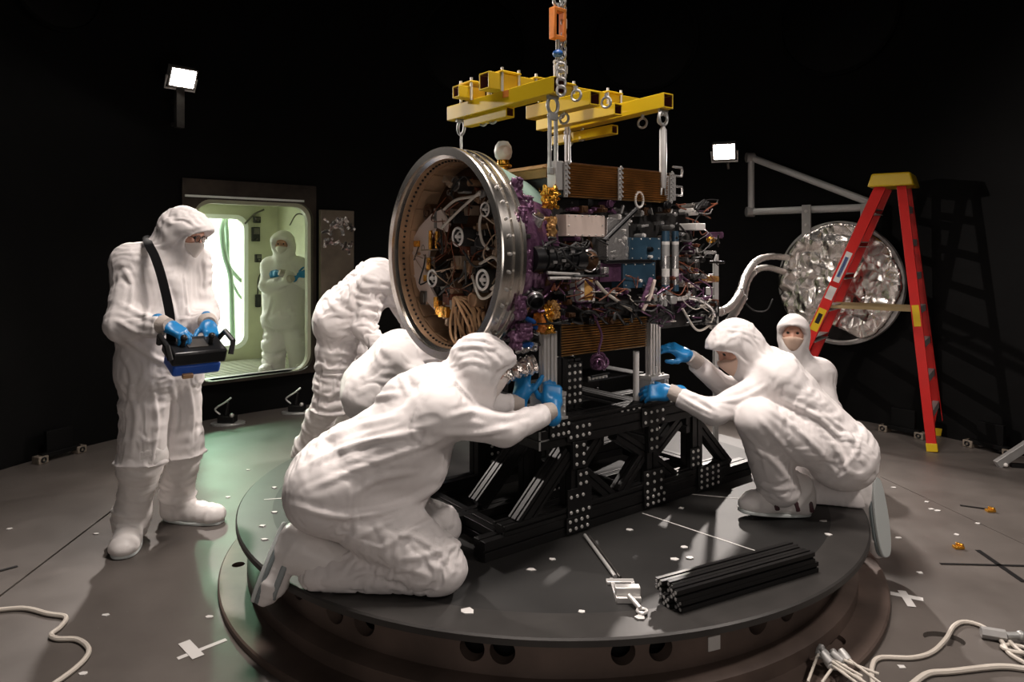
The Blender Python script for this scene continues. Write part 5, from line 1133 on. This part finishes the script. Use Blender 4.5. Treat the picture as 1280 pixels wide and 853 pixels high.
# slings at the four corners
def sling(a, b, ztop, zbot, label, kind):
    e = cempty('lifting_sling'); e.location = tuple(LW((a, b, 0))[:2])+(zbot,); tag(e, label, 'sling', None); z1 = ztop-zbot
    mb = MB(); mb.torus((0, 0, z1-.035), (0, 1, 0) if kind else (1, 0, 0), .030, .008, 22, 8, 1, 1.25); mb.cyl((-.03, 0, z1-.0), (.03, 0, z1-.0), .009); mb.build('shackle', 'steel', e)
    if kind == 1:
        mb = MB(); mb.box((-.024, -.008, .0), (-.012, .008, z1-.08)); mb.box((.012, -.008, .0), (.024, .008, z1-.08)); mb.box((-.024, -.01, z1-.10), (.024, .01, z1-.07)); mb.box((-.024, -.01, 0), (.024, .01, .03)); mb.build('link_bar', 'steel', e, bevel=.002)
        mb = MB()
        for z in (z1+.02, z1+.055, z1+.09, z1+.12): mb.torus((0, -.055, z), (.3, 1, .2), .02, .007, 18, 8); mb.cyl((-.02, -.055, z+.017), (.02, -.055, z+.017), .008)
        mb.build('shackle_chain', 'alu', e)
    else:
        r = (.014, .014, .012, .015)[kind if kind < 4 else 0]; zt = z1*(.45 if kind == 2 else .66) if kind != 3 else z1*.8
        mb = MB(); mb.cyl((0, 0, zt), (0, 0, z1-.06), .007); mb.build('rod', 'steel', e)
        if kind != 0: mb = MB(); mb.lathe([(.006, .03), (r, .035), (r+.003, .07), (r+.003, zt-.01), (.006, zt+.01)], (0, 0, 0), (0, 0, 1), 16); mb.build('turnbuckle', 'alud', e)
        else: mb = MB(); mb.cyl((0, 0, .05), (0, 0, zt), .006); mb.build('lower_rod', 'steel', e)
        mb = MB(); mb.tube([(-.016, 0, 0), (-.014, 0, .03), (0, 0, .05), (.014, 0, .03), (.016, 0, 0)], .006); mb.build('clevis', 'steel', e)
sling(.393, .72, zc-.045, 2.03, 'thin steel rod sling dropping from the yellow frame end to the ring top', 0)
sling(.393, -.005, zc-.045, 1.90, 'twin bar steel sling with stacked shackles at the corner above the gold wrapped post', 1)
sling(1.094, .66, zc-.045, 1.965, 'short turnbuckle sling hidden partly behind the upper bronze louver', 2)
sling(1.094, -.035, zc-.025, 1.84, 'long thick turnbuckle sling at the yellow tube end nearest the lower flood lamp', 3)
gp = cempty('guide_post'); p = LW((1.05, .62, 0)); gp.location = tuple(p[:2])+(1.965,); tag(gp, 'slim twin grey guide post standing on the craft beside the long turnbuckle sling', 'post')
mb = MB(); mb.box((-.016, -.01, 0), (-.004, .01, .33)); mb.box((.006, -.01, 0), (.016, .01, .33)); mb.build('post_rail', 'alud', gp, bevel=.002); mb = MB(); mb.box((-.022, -.014, .33), (.022, .014, .34)); mb.build('post_cap', 'alu', gp)
# hoist chain
h = cempty('chain_hoist'); p = LW((.752, .345, 0)); zt0 = zc+.126; h.location = (p[0], p[1], zt0); tag(h, 'two strand hoist chain with orange load cell hanging from the chamber ceiling', 'hoist')
zh = ZC-zt0
for s in (-1, 1):
    mb = MB(); z = .05 if s == 1 else .47; i = 0
    while z < zh:
        mb.torus((s*.02, 0, z), (1, 0, 0) if i % 2 else (0, 1, 0), .014, .0065, 12, 6, 1, 1.5, up=(0, 0, 1)); z += .034; i += 1
    mb.build('chain_strand', 'steel', h)
mb = MB()
lc = hollow('tmp', (0, -.02, 0), (0, .02, 0), .09)
bpy.data.objects.remove(lc.children[0]); bpy.data.objects.remove(lc)
for x0, x1, z0, z1 in ((-.062, -.044, .235, .375), (.004, .022, .235, .375), (-.062, .022, .225, .245), (-.062, .022, .365, .385)): mb.box((x0, -.02, z0), (x1, .02, z1))
mb.build('load_cell', 'orange', h, bevel=.003)
mb = MB(); mb.torus((-.02, 0, .42), (0, 1, 0), .026, .009, 20, 8); mb.cyl((-.02, 0, .385), (-.02, 0, .41), .012); mb.cyl((-.02, 0, .17), (-.02, 0, .225), .011); mb.build('load_cell_shackle', 'steel', h)
mb = MB(); mb.sphere((-.02, 0, .155), .027, 14, 10, (1, 1, .8)); mb.build('blue_swivel', 'bluew', h)
mb = MB(); mb.tube([(-.02, 0, .14), (-.036, 0, .09), (-.03, 0, .0)], .011); mb.tube([(-.02, 0, .14), (.0, 0, .09), (-.0, 0, .0)], .011); mb.cyl((-.045, 0, .11), (.01, 0, .11), .010); mb.box((.012, -.012, .06), (.038, .012, .10)); mb.build('hook', 'alud', h)
mb = MB(); mb.box((.012, -.012, .29), (.034, .012, .34)); mb.build('chain_tag', 'tape', h, bevel=.002)
# ---------------------------------------------------------------- bundle and bracket lying on the turntable
e = empty('extrusion_bundle', W(930, 735, td(735))*V3(1, 1, 0)+V3(0, 0, TOP)); tag(e, 'bundle of black slotted extrusions lying on the turntable edge', 'extrusion bundle')
q0 = W(853, 768, td(768)); q1 = W(1024, 716, td(716)); q0[2] = q1[2] = 0; base = np.array(e.location)*V3(1, 1, 0); dr = unit(q1-q0); nn = V3(-dr[1], dr[0], 0); Lb = np.linalg.norm(q1-q0)
for i in range(3):
    for j in range(2):
        s = q0-base+nn*(.022+.041*i)+V3(0, 0, .021+.041*j)-dr*(.02 if (i+j) % 2 else 0); o = MB().sweep(tslot(.04, .04), s, s+dr*(Lb-.03*(i % 2)), (0, 0, 1)).build('extrusion', 'blackm', e, smooth=False, bevel=.001)
        mb = MB(); k = .011
        for a, b in ((-k, -k), (k, -k), (k, k), (-k, k)): c = s-dr*.0005+nn*a+V3(0, 0, b); mb.cyl(c, c-dr*.001, .006, n=8)
        mb.cyl(s, s-dr*.001, .006, n=10); mb.build('extrusion_end_face', 'alud', o)
e = empty('aluminium_clamp', W(785, 752, td(752))*V3(1, 1, 0)+V3(0, 0, TOP)); tag(e, 'bright aluminium clamp block lying on the turntable in front of the stand', 'clamp'); base = np.array(e.location)
mb = MB(); mb.box((-.045, -.02, 0), (.045, .03, .022)); mb.box((-.045, -.005, .022), (.045, .03, .05)); mb.box((-.045, .03, 0), (-.03, .16, .012)); mb.box((.03, .03, 0), (.045, .15, .012)); mb.box((-.06, .12, 0), (.045, .15, .014)); mb.build('clamp_body', 'alu', e, bevel=.003)
mb = MB(); mb.cyl((.0, -.02, .03), (.03, -.075, .012), .009); mb.torus((.035, -.085, .008), (0, 0, 1), .016, .006); mb.build('eye_bolt', 'alu', e)
e = empty('threaded_rod', W(752, 700, td(700))*V3(1, 1, 0)+V3(0, 0, TOP)); tag(e, 'thin steel rod pair lying on the turntable behind the aluminium clamp', 'rod'); base = np.array(e.location)
r0, r1 = W(731, 672, td(672)), W(769, 724, td(724)); mb = MB()
mb.cyl((r0-base)*V3(1, 1, 0)+V3(0, 0, .009), (r1-base)*V3(1, 1, 0)+V3(0, 0, .009), .008); mb.build('rod_shaft', 'alud', e); mb = MB(); mb.cyl((r0-base)*V3(1, 1, 0)+V3(.02, 0, .006), (r1-base)*V3(1, 1, 0)+V3(.02, 0, .006), .005); mb.build('thin_shaft', 'dsteel', e)
def strip(pts, zf, wdt, name, m, label, cat, th=.0015, group=None):
    P_ = [W(x, y, F*(CAMZ-zf)/(y-HOR)) for x, y in pts]; mb = MB()
    if len(P_) == 2:
        d = unit(P_[1]-P_[0]); n = V3(-d[1], d[0], 0)*wdt/2; q = [P_[0]-n, P_[1]-n, P_[1]+n, P_[0]+n]; mb.prism([tuple(a[:2]) for a in q], zf+.0005, zf+th)
    else: mb.prism([tuple(a[:2]) for a in P_], zf+.0005, zf+th)
    o = mb.build(name, m, smooth=False); return tag(o, label, cat, group)
strip([(803, 642), (968, 697)], TOP, .006, 'tape_line', 'tape', 'thin pale line of tape crossing the turntable toward the extrusion bundle', 'tape')
strip([(862, 618), (925, 624)], TOP, .006, 'tape_line', 'tape', 'short pale tape line beside the front shoe of the right kneeler', 'tape')
strip([(562, 610), (640, 602)], TOP, .006, 'tape_line', 'tape', 'thin pale tape line behind the black stand on the turntable', 'tape')
strip([(330, 625), (358, 623)], TOP, .008, 'tape_line', 'tape', 'short pale tape line at the turntable edge behind the left kneeler', 'tape')
for pts, lb in (([(1113, 742), (1154, 750)], 0), ([(1127, 739), (1140, 759)], 1)):
    strip(pts, lb*.002, .035, 'tape_strip', 'tape', ('long pale tape strip of the floor cross right of the turntable', 'short pale tape strip laid over the cross right of the turntable')[lb], 'tape')
strip([(222, 824), (283, 800)], 0, .022, 'tape_strip', 'tape', 'long pale tape strip on the floor left of the turntable base', 'tape'); strip([(230, 803), (248, 822)], .002, .045, 'tape_strip', 'tape', 'short pale tape strip crossing the one left of the turntable base', 'tape')
for pts, w, lb, m in (([(1222, 688), (1280, 728)], .026, 'dark tape strip running diagonally in the dark cross at the floor right', 'black'), ([(1175, 705), (1290, 708)], .016, 'long dark tape strip running level in the dark cross at the floor right', 'black'), ([(1200, 632), (1236, 637)], .02, 'short dark strip pointing to the small yellow clip on the floor', 'black'), ([(0, 714), (22, 708)], .02, 'lone short dark strip on the floor beyond the pale snaking cable', 'black')):
    strip(pts, .002, w, 'dark_strip', m, lb, 'tape')
for c, lb in (((1238, 640), 'small dark yellow clip on the floor at the end of the short dark strip'), ((1198, 686), 'small amber film scrap on the floor near the dark cross')):
    p = W(*c, fd(c[1])); o = MB(); o.cbox((0, 0, .008), (.05, .03, .014)); o.cbox((.012, .008, .018), (.018, .035, .012), np.array(Matrix.Rotation(.5, 3, 'Z'))); o = o.build('amber_clip', 'gold', bevel=.002); o.location = (p[0], p[1], 0); tag(o, lb, 'clip')
# little scraps of tape
rs = random.Random(5)
def scrap(x, y, zf, lb, grp, s=.75):
    p = W(x, y, F*(CAMZ-zf)/(y-HOR)); n = rs.randrange(4, 7); a0_ = rs.random()*6
    pts = [((.012+.01*rs.random())*s*math.cos(a0_+2*PI*i/n)*1.3, (.012+.01*rs.random())*s*math.sin(a0_+2*PI*i/n)) for i in range(n)]
    o = MB().prism(pts, .0005, .004).build('tape_scrap', 'tape', smooth=False); o.location = (p[0], p[1], zf); tag(o, lb, 'scrap', grp)
for x, y in ((12, 662), (120, 668), (310, 588), (285, 622), (1117, 610), (1158, 628), (1164, 637), (1172, 639), (1222, 655), (1196, 669), (1150, 717), (1123, 673), (1128, 835), (262, 772), (132, 770), (105, 843), (1088, 571)): scrap(x, y, 0., 'small white tape scrap lying loose on the dark chamber floor', 'tape scraps on the floor')
for x, y in ((343, 641), (328, 658), (330, 675), (343, 610), (786, 663), (855, 685), (862, 698), (925, 634), (1030, 652), (1035, 669), (843, 700), (852, 636), (690, 700), (664, 713), (727, 766)): scrap(x, y, TOP, 'small white tape scrap lying loose on the turntable top', 'tape scraps on the turntable')
scrap(584, 765, TOP, 'pale cable tie clump on the turntable in front of the left kneeler knee', None, 1.3); scrap(800, 773, TOP, 'square pale sticker on the turntable beside the aluminium clamp', None, .9)
# loose cables on the floor
def cable(name, pts, r, m, label, zf=0.):
    o = MB().tube(spline([W(x, y, F*(CAMZ-zf-r)/(y-HOR))*V3(1, 1, 0)+V3(0, 0, zf+r+.001) for x, y in pts], 8), r, 8).build(name, m); return tag(o, label, 'cable')
cable('pale_cable', [(-20, 765), (28, 761), (60, 768), (82, 772), (76, 784), (64, 794), (72, 799), (96, 800), (110, 810), (108, 822), (92, 838), (64, 858), (50, 866)], .010, 'wirew', 'pale cable snaking over the floor in front of the standing man')
cable('white_cable', [(1092, 862), (1090, 836), (1100, 823), (1140, 823), (1165, 816), (1182, 800), (1192, 784), (1206, 778), (1228, 784), (1250, 800), (1262, 818), (1285, 832)], .009, 'wirew', 'white cable looping over the dark floor hole')
cable('white_cable', [(1138, 858), (1160, 843), (1190, 840), (1250, 834), (1290, 838)], .011, 'wirew', 'straight white cable along the floor below the looping one'); cable('white_cable', [(1262, 803), (1275, 815), (1290, 824)], .009, 'wirew', 'short white cable leaving the metal coupling at the floor corner')
e = empty('cable_coupling', W(1248, 803, fd(803))*V3(1, 1, 0)); tag(e, 'small metal coupling joining white cables on the floor', 'coupling')
mb = MB(); mb.cyl((-.05, .03, .025), (.03, .0, .025), .022, n=6); mb.build('coupling_body', 'alud', e); mb = MB(); mb.cyl((.03, 0, .025), (.08, .0, .025), .014); mb.sphere((.09, 0, .025), .02); mb.build('coupling_plug', 'steel', e); mb = MB(); mb.torus((.02, -.07, .012), (0, .2, 1), .045, .008); mb.build('coupling_loop', 'wirew', e)
e = empty('connector_bundle', W(1046, 842, F*(CAMZ-.03)/(842-HOR))*V3(1, 1, 0)+V3(0, 0, .031)); tag(e, 'bunch of capped pale connectors lying on the turntable base flange', 'connectors')
for i in range(9):
    t = rs.uniform(-1.2, 1.2); dd = V3(math.sin(t), -math.cos(t), -.12); c = V3(rs.uniform(-.05, .05), rs.uniform(-.02, .05), .035+.03*rs.random()); mb = MB(); mb.lathe([(0, .02), (.012, .018), (.016, .0), (.016, -.022), (.009, -.03), (0, -.03)], c, -dd+V3(0, 0, .5), 12); mb.build('connector_plug', 'alud', e)
    mb = MB(); mb.tube(spline([c, c+dd*.06, c+dd*(.13+.08*rs.random())+V3(.01, 0, 0)]), .005); mb.v = [(x, y, max(z, .004)) for x, y, z in mb.v]; mb.build('connector_lead', 'wirew', e)
# ---------------------------------------------------------------- red step ladder
ld = empty('step_ladder', (2.75, 5.89, 0)); tag(ld, 'tall red fibreglass step ladder with yellow top in front of the foil dish', 'ladder'); lb0 = V3(2.75, 5.89, 0)
wv = unit(V3(.35, .48, 0)); cv = V3(wv[1], -wv[0], 0)     # width and climbing directions
nf, nb = V3(2.25, 6.26, 0), V3(3.26, 5.52, 0)             # near foot of the step side and of the back side
ap = nf+(nb-nf)*.755; HT = 2.19; wb, wt = .59, .30
def rail(f, top, far):
    c0 = f+wv*(wb if far else 0); c1 = top+wv*((wb-wt)/2+(wt if far else 0)); return c0, c1
tf, tb_ = ap-cv*.075+V3(0, 0, HT-.10), ap+cv*.075+V3(0, 0, HT-.10)
rails = {}
for nm, f, tp, dp in (('front_rail', nf, tf, .085), ('rear_rail', nb, tb_, .07)):
    for far in (0, 1):
        c0, c1 = rail(f, tp, far); rails[nm, far] = (c0, c1); d = unit(c1-c0); s = 1 if far == 0 else -1
        poly = [(-.014, -dp/2), (.014, -dp/2), (.014, -dp/2+.006), (-.006, -dp/2+.006), (-.006, dp/2-.006), (.014, dp/2-.006), (.014, dp/2), (-.014, dp/2)]
        if s < 0: poly = [(-x, y) for x, y in poly][::-1]
        up = unit(cv-d*np.dot(cv, d)); mb = MB().sweep(poly, c0-lb0, c1-lb0, up); r = mb.build(nm, 'red', ld, smooth=False, bevel=.002)
        mb = MB(); mb.sweep([(-.018, -dp/2-.004), (.018, -dp/2-.004), (.018, dp/2+.004), (-.018, dp/2+.004)], c0-lb0-d*.002*0+V3(0, 0, .002), c0-lb0+d*.065, up); mb.build('yellow_foot', 'yellow', r, bevel=.003)
for i in range(7):
    z = .27+.272*i; a, b = rails['front_rail', 0], rails['front_rail', 1]; t = z/(HT-.10); p, q = a[0]+(a[1]-a[0])*t-lb0, b[0]+(b[1]-b[0])*t-lb0
    mb = MB(); mb.sweep([(-.045, -.04), (.045, -.04), (.045, -.034), (-.038, -.034), (-.038, .004), (-.045, .004)], p, q, (0, 0, 1)); mb.sweep([(-.045, .0), (.045, .0), (.045, .006), (-.045, .006)], p, q, (0, 0, 1)); mb.build('step', 'alud', ld, smooth=False)
for i in range(7):
    z = .27+.272*i; a, b = rails['rear_rail', 0], rails['rear_rail', 1]; t = z/(HT-.10); p, q = a[0]+(a[1]-a[0])*t-lb0, b[0]+(b[1]-b[0])*t-lb0
    mb = MB(); mb.sweep([(-.022, -.03), (.022, -.03), (.022, .025), (-.022, .025)], p, q, (0, 0, 1)); mb.build('rear_rung', 'alud', ld, smooth=False)
for far in (0, 1):
    t = .52; a, b = rails['front_rail', far], rails['rear_rail', far]; p, q = a[0]+(a[1]-a[0])*t-lb0, b[0]+(b[1]-b[0])*t-lb0
    mb = MB(); mb.sweep([(-.004, -.014), (.004, -.014), (.004, .014), (-.004, .014)], p+wv*(.02 if not far else -.02), q+wv*(.02 if not far else -.02)); mb.build('spreader_bar', mat('brass_bar', (.36, .27, .14), .45, .6), ld, smooth=False)
c = ap+wv*wb/2+V3(0, 0, HT-.05)-lb0; Rm = np.stack([cv, wv, V3(0, 0, 1)], 1); mb = MB()
vs = [c+Rm@V3(sx*(.15+(.02 if sz < 0 else -.01)), sy*(.19+(.015 if sz < 0 else -.01)), sz*.055) for sz in (-1, 1) for sx, sy in ((-1, -1), (1, -1), (1, 1), (-1, 1))]
mb.add(vs, [(3, 2, 1, 0), (4, 5, 6, 7), (0, 1, 5, 4), (1, 2, 6, 5), (2, 3, 7, 6), (3, 0, 4, 7)]); mb.build('ladder_cap', 'yellow', ld, bevel=.012)
def sticker(nm, rk, t0, t1, m, w=.05):
    a = rails[rk]; d = a[1]-a[0]; u_ = unit(cv-unit(d)*np.dot(cv, unit(d))); mb = MB(); n = -wv*.0155; p, q = a[0]+d*t0+n-lb0, a[0]+d*t1+n-lb0
    mb.add([p-u_*w/2, p+u_*w/2, q+u_*w/2, q-u_*w/2], [(0, 1, 2, 3)]); o = mb.build(nm, m, ld, smooth=False); sm = o.modifiers.new('t', 'SOLIDIFY'); sm.thickness = .001; return o
sticker('maker_label', ('front_rail', 0), .62, .74, 'tape', .05); sticker('label_band', ('front_rail', 0), .64, .72, 'bluew', .028); sticker('spec_label', ('front_rail', 0), .55, .60, 'tape', .06); sticker('warning_label', ('front_rail', 0), .42, .51, 'yellow', .065); sticker('warning_mark', ('front_rail', 0), .45, .49, 'black', .035); sticker('back_warning_label', ('rear_rail', 0), .46, .54, 'yellow', .05)
a, b = rails['front_rail', 0], rails['front_rail', 1]; t0_, t1_ = .56, .63; mb = MB()
# ---------------------------------------------------------------- foil dish, bracket and hoses
dcn = W(1046, 354, 6.53); dn = unit(V3(CX-dcn[0], CY-dcn[1], 0)); dish = empty('foil_covered_dish', dcn); tag(dish, 'round vessel wrapped in crumpled silver foil hanging behind the red ladder', 'dish')
ua, ub = basis(dn); 
DR = .555
def dish_sdf(Q):
    h = Q@dn; r = np.sqrt(np.maximum((Q*Q).sum(1)-h*h, 0)); d = smax(r-DR, np.abs(h)-.035, .04)
    n1 = 1-np.abs(2*vnoise(Q*5.5+3)-1); n2 = 1-np.abs(2*vnoise(Q*13+8)-1)
    cutl = (Q[:, 2]+DR*.80)-.05*np.sin(Q@ua*9+1)-.04*(Q@ua); d = d+.020*(n1**2-.3)+.010*(n2**2-.3)
    return smax(d, -cutl, .01)
v, q = nets(dish_sdf, (-.64, -.64, -.62), (.64, .64, .62), .014); link('foil_cover', npmesh('foil_cover', v, q), 'foil', dish, angle=26)
mb = MB(); mb.lathe([(DR-.03, -.01), (DR+.012, -.015), (DR+.016, -.04), (DR+.016, -.06), (DR-.03, -.06)], (0, 0, 0), dn, 96, True); mb.build('dish_rim', 'alud', dish); mb = MB(); mb.lathe([(0, -.02), (DR-.03, -.02), (DR-.03, -.06), (0, -.06)], (0, 0, 0), dn, 64); mb.build('dish_back', 'black', dish)
mb = MB(); mb.tube([dn*.03+ua*x+V3(0, 0, -math.sqrt((DR-.02)**2-x*x)) for x in np.linspace(-.2, .24, 14)], .009); mb.build('rim_bead', 'tape', dish)
for px in (1008, 1082):
    k = (px-640)/F; d_ = float((dcn+dn*.0)@dn/(V3(k, 1, 0)@dn)); p = W(px, 284, d_)-dcn; Rt = np.stack([ua, dn, V3(0, 0, 1)], 1)
    mb = MB(); mb.cbox(p+V3(0, 0, .06), (.085, .02, .30), Rt); tb = mb.build('hanger_tab', 'alud', dish, bevel=.003)
    for z in (.02, .15): MB().cyl(p+V3(0, 0, z)+dn*.01, p+V3(0, 0, z)+dn*.02, .013).build('tab_bolt', 'bolt', tb)
br = empty('wall_bracket', onwall(937, 230)); tag(br, 'grey tube triangular bracket on the wall carrying the foil covered dish', 'bracket'); bo_ = np.array(br.location)
wn = wall_at(937)-.03
t0_, b0_ = W(939, 197, wn), W(939, 265, wn); b1_ = W(1102, 254, 6.34); b1_[2] = b0_[2]
for nm, a, b, r in (('upright_tube', t0_, b0_, .032), ('lower_arm', b0_, b1_, .034), ('diagonal_tube', t0_, b1_, .034)):
    mb = MB(); mb.cyl(a-bo_, b-bo_, r, n=18); mb.build(nm, mat('grey_tube', (.55, .55, .54), .45, .2), br)
mb = MB()
for p in (t0_, b0_): n = unit(V3(p[0]-CX, p[1]-CY, 0)); mb.cyl(p-bo_-V3(.05, 0, 0), p-bo_+V3(.03, 0, 0), .05, n=16); mb.cyl(p-bo_, p-bo_+n*.02, .05)
mb.build('pipe_fitting', 'alud', br)
M['hosefoil'] = mat('foil_wrapped_hose', (.62, .59, .56), .3, .85, .8, 34, .012, detail=6)
for pts, lb in (([(984, 322, 6.72), (962, 321, 6.4), (945, 327, 5.9), (932, 345, 5.3), (925, 366, 4.9), (912, 384, 4.5), (897, 390, 4.2), (884, 384, 3.95), (872, 376, 3.86)], 'upper foil wrapped hose arching from the foil dish to the spacecraft'), ([(980, 340, 6.78), (960, 335, 6.5), (945, 338, 6.0), (934, 352, 5.4), (929, 372, 5.0), (918, 392, 4.6), (905, 408, 4.3), (893, 408, 4.05), (882, 398, 3.88)], 'lower foil wrapped hose drooping below the upper one to the spacecraft')):
    pp = spline([W(*p) for p in pts], 8); e = empty('foil_hose', pp[0]); tag(e, lb, 'hose'); mb = MB(); mb.tube([p-pp[0] for p in pp], [.029-.006*i/len(pp)+.002*math.sin(i*2.3) for i in range(len(pp))], 12); mb.build('hose_wrap', 'hosefoil', e)
    for k in (.28, .5, .72): i = int(k*len(pp)); MB().torus(pp[i]-pp[0], pp[i+1]-pp[i-1], .029-.006*k, .005, 16, 6).build('hose_band', 'silver', e)
o = MB().tube(spline([W(935, 360, 5.4), W(930, 375, 5.4), W(942, 388, 5.4), W(958, 388, 5.4), W(966, 374, 5.45)]), .006).build('hanging_wire', 'wirek'); tag(o, 'thin black wire loop hanging under the foil hoses', 'wire')
# slotted bracket post behind the right kneeler
e = empty('slotted_post', W(893, 500, 3.98)*V3(1, 1, 0)+V3(0, 0, TOP)); tag(e, 'slim pale slotted post with pointed top beside the right kneeler hood', 'post'); zt = CAMZ-13/F*3.98-TOP
mb = MB(); mb.box((-.004, -.02, 0), (.018, .02, zt-.02)); mb.add([(-.004, -.02, zt-.02), (.018, -.02, zt-.02), (.018, .02, zt-.02), (-.004, .02, zt-.02), (.012, -.02, zt+.03), (.018, -.02, zt+.03), (.018, .02, zt+.03), (.012, .02, zt+.03)], [(0, 1, 5, 4), (1, 2, 6, 5), (2, 3, 7, 6), (3, 0, 4, 7), (4, 5, 6, 7)]); mb.build('post_upright', mat('grey_post', (.40, .39, .38), .45, .4), e, smooth=False)
for i in range(4):
    z = zt-.10-.075*i; w_ = .03+.014*i; MB().box((-.004-w_, -.006, z-.022), (-.004, .006, z+.022)).build('post_fin', MATS['grey_post'], e, bevel=.002)
mb = MB(); mb.box((-.08, -.06, 0), (.07, .06, .012)); mb.build('post_foot', MATS['grey_post'], e, bevel=.002)
# metal leg at the right edge
e = empty('folding_stand', W(1275, 580, fd(580))*V3(1, 1, 0)); tag(e, 'pale metal stand leg sloping into view on the floor by the wall', 'stand'); base = np.array(e.location)
p0, p1 = W(1246, 583, fd(584)), W(1300, 546, fd(584)); mb = MB(); mb.sweep([(-.02, -.03), (.02, -.03), (.02, .03), (-.02, .03)], p0-base+V3(0, 0, .01), p1-base); mb.build('sloping_leg', 'alud', e, bevel=.003)
p2 = W(1330, 588, fd(588)); mb = MB(); mb.sweep([(-.02, -.015), (.02, -.015), (.02, .015), (-.02, .015)], p0-base+V3(.1, 0, .005), (p2-base)*V3(1, 1, 0)+V3(0, 0, .016)); mb.build('floor_bar', 'black', e); mb = MB(); mb.sphere(p0-base+V3(.05, -.02, .014), .016); mb.build('leg_foot', 'white', e)
# ---------------------------------------------------------------- remote control held by the standing man
e = empty('crane_remote', W(243, 440, 3.66)); tag(e, 'blue and black crane remote control held at the waist of the standing man', 'remote control')
Hm = frame((0, 0, 0), (.62, -.62, -.38), (.36, -.35, .88)); Rm = Hm[:3, :3]; mb = MB()
x_ = Hm[:3, 0]
def rb(m_, c, d): m_.cbox(pt(Hm, c), d, Rm)
mb = MB(); rb(mb, (0, 0, .01), (.27, .17, .075)); mb.build('remote_body', 'blackp', e, bevel=.012)
mb = MB(); rb(mb, (0, 0, -.062), (.24, .15, .066)); mb.build('lower_housing', mat('remote_blue', (.02, .10, .50), .35), e, bevel=.015)
for s in (-1, 1):
    mb = MB(); mb.tube([pt(Hm, (s*.15, -.08, .02)), pt(Hm, (s*.165, -.05, .08)), pt(Hm, (s*.165, .06, .08)), pt(Hm, (s*.15, .09, .02))], .014, 10); mb.build('guard_bar', 'black', e)
    mb = MB(); mb.cyl(pt(Hm, (s*.07, .01, .045)), pt(Hm, (s*.07, .01, .085)), .012); mb.sphere(pt(Hm, (s*.07, .01, .092)), .018); mb.build('joystick', 'black', e)
mb = MB(); rb(mb, (-.118, -.02, -.065), (.008, .05, .04)); mb.build('battery_latch', 'black', e); mb = MB(); rb(mb, (0, .0, .05), (.10, .08, .005)); mb.build('control_panel', 'dsteel', e); mb = MB(); rb(mb, (.05, .085, -.085), (.05, .02, .02)); mb.build('key_switch', 'tan', e)
base = np.array(e.location); pts = [W(214, 428, 3.60), W(212, 392, 3.625), W(203, 350, 3.655), W(194, 322, 3.69), W(186, 306, 3.75), W(184, 299, 3.84), W(190, 301, 3.98), W(205, 315, 4.15)]
mb = MB(); pp = spline(pts, 8)
for i in range(len(pp)-1): mb.sweep([(-.022, -.002), (.022, -.002), (.022, .002), (-.022, .002)], pp[i]-base, pp[i+1]-base+(pp[i+1]-pp[i])*.15, unit(np.array([.55, -.8, .2])))
mb.build('shoulder_strap', 'webbing', e, smooth=False)
# ---------------------------------------------------------------- lights and camera
def area(name, loc_, tgt, size, power, col, spread=180, sy=None):
    l = bpy.data.lights.new(name, 'AREA'); l.energy = power; l.color = col; l.size = size; l.spread = math.radians(spread)
    if sy: l.shape = 'RECTANGLE'; l.size_y = sy
    o = bpy.data.objects.new(name, l); COL.objects.link(o); o.location = loc_; o.rotation_euler = (Vector(tgt)-Vector(loc_)).to_track_quat('-Z', 'Y').to_euler(); return o
def spot(name, loc_, tgt, power, col, ang_=70, blend=.5, r=.05):
    l = bpy.data.lights.new(name, 'SPOT'); l.energy = power; l.color = col; l.spot_size = math.radians(ang_); l.spot_blend = blend; l.shadow_soft_size = r
    o = bpy.data.objects.new(name, l); COL.objects.link(o); o.location = loc_; o.rotation_euler = (Vector(tgt)-Vector(loc_)).to_track_quat('-Z', 'Y').to_euler(); return o
WARM = (1, .90, .83)
spot('unseen_key_flood', (-2.5, .6, 2.9), (-.55, 3.2, .95), 168, WARM, 58, 1., .14)  # unseen key light, added out of view at the front left
spot('unseen_key_flood', (3.1, 1.5, 3.9), (1.9, 3.6, .2), 270, WARM, 92, .8, .16)  # second unseen key, added for the light coming from the right front
area('overhead_lamp', (-.1, 3.0, 5.8), (.1, 3.5, 0), 1.4, 118, WARM, 95)
area('front_fill', (.1, -1.6, 1.7), (.1, 3., .6), 1.8, 30, WARM)  # unseen fill added behind the camera to lift the pedestal and suits
for (c, y), pw in zip(LAMPS, (430, 620)): spot('flood_beam', c+y*.02, c+y*2, pw, WARM, 100, .5, .05)
q = lambda a: tuple((DM@np.array([*a, 1.]))[:3])
area('outer_room_lamp', q((.2, DD+.9, 2.5)), q((.2, DD+.9, 0)), 1.4, 190, (.95, 1, .93))
area('air_lock_lamp', q((.1, 1.9, 2.2)), q((.1, 1.7, 0)), .5, 2.5, (.97, 1, .82))
spot('air_lock_spot', q((.0, 2.0, 2.1)), W(320, 600, fd(600)), 260, (.50, 1, .62), 40, .8, .15)
w = bpy.data.worlds.new('world'); SC.world = w; w.use_nodes = True; w.node_tree.nodes['Background'].inputs[0].default_value = (.004, .004, .0045, 1); w.node_tree.nodes['Background'].inputs[1].default_value = 1.
cam = bpy.data.cameras.new('camera'); co = bpy.data.objects.new('camera', cam); COL.objects.link(co); co.location = (0, 0, CAMZ); co.rotation_euler = (PI/2, 0, 0)
cam.sensor_width = 36; cam.lens = F/1280*36; cam.shift_y = -(426.5-HOR)/1280; cam.clip_start = .02; SC.camera = co
vs = SC.view_settings; SC.display_settings.display_device = 'sRGB'; vs.view_transform = 'Standard'; vs.look = 'None'; vs.exposure = 0; vs.gamma = 1; vs.use_curve_mapping = False
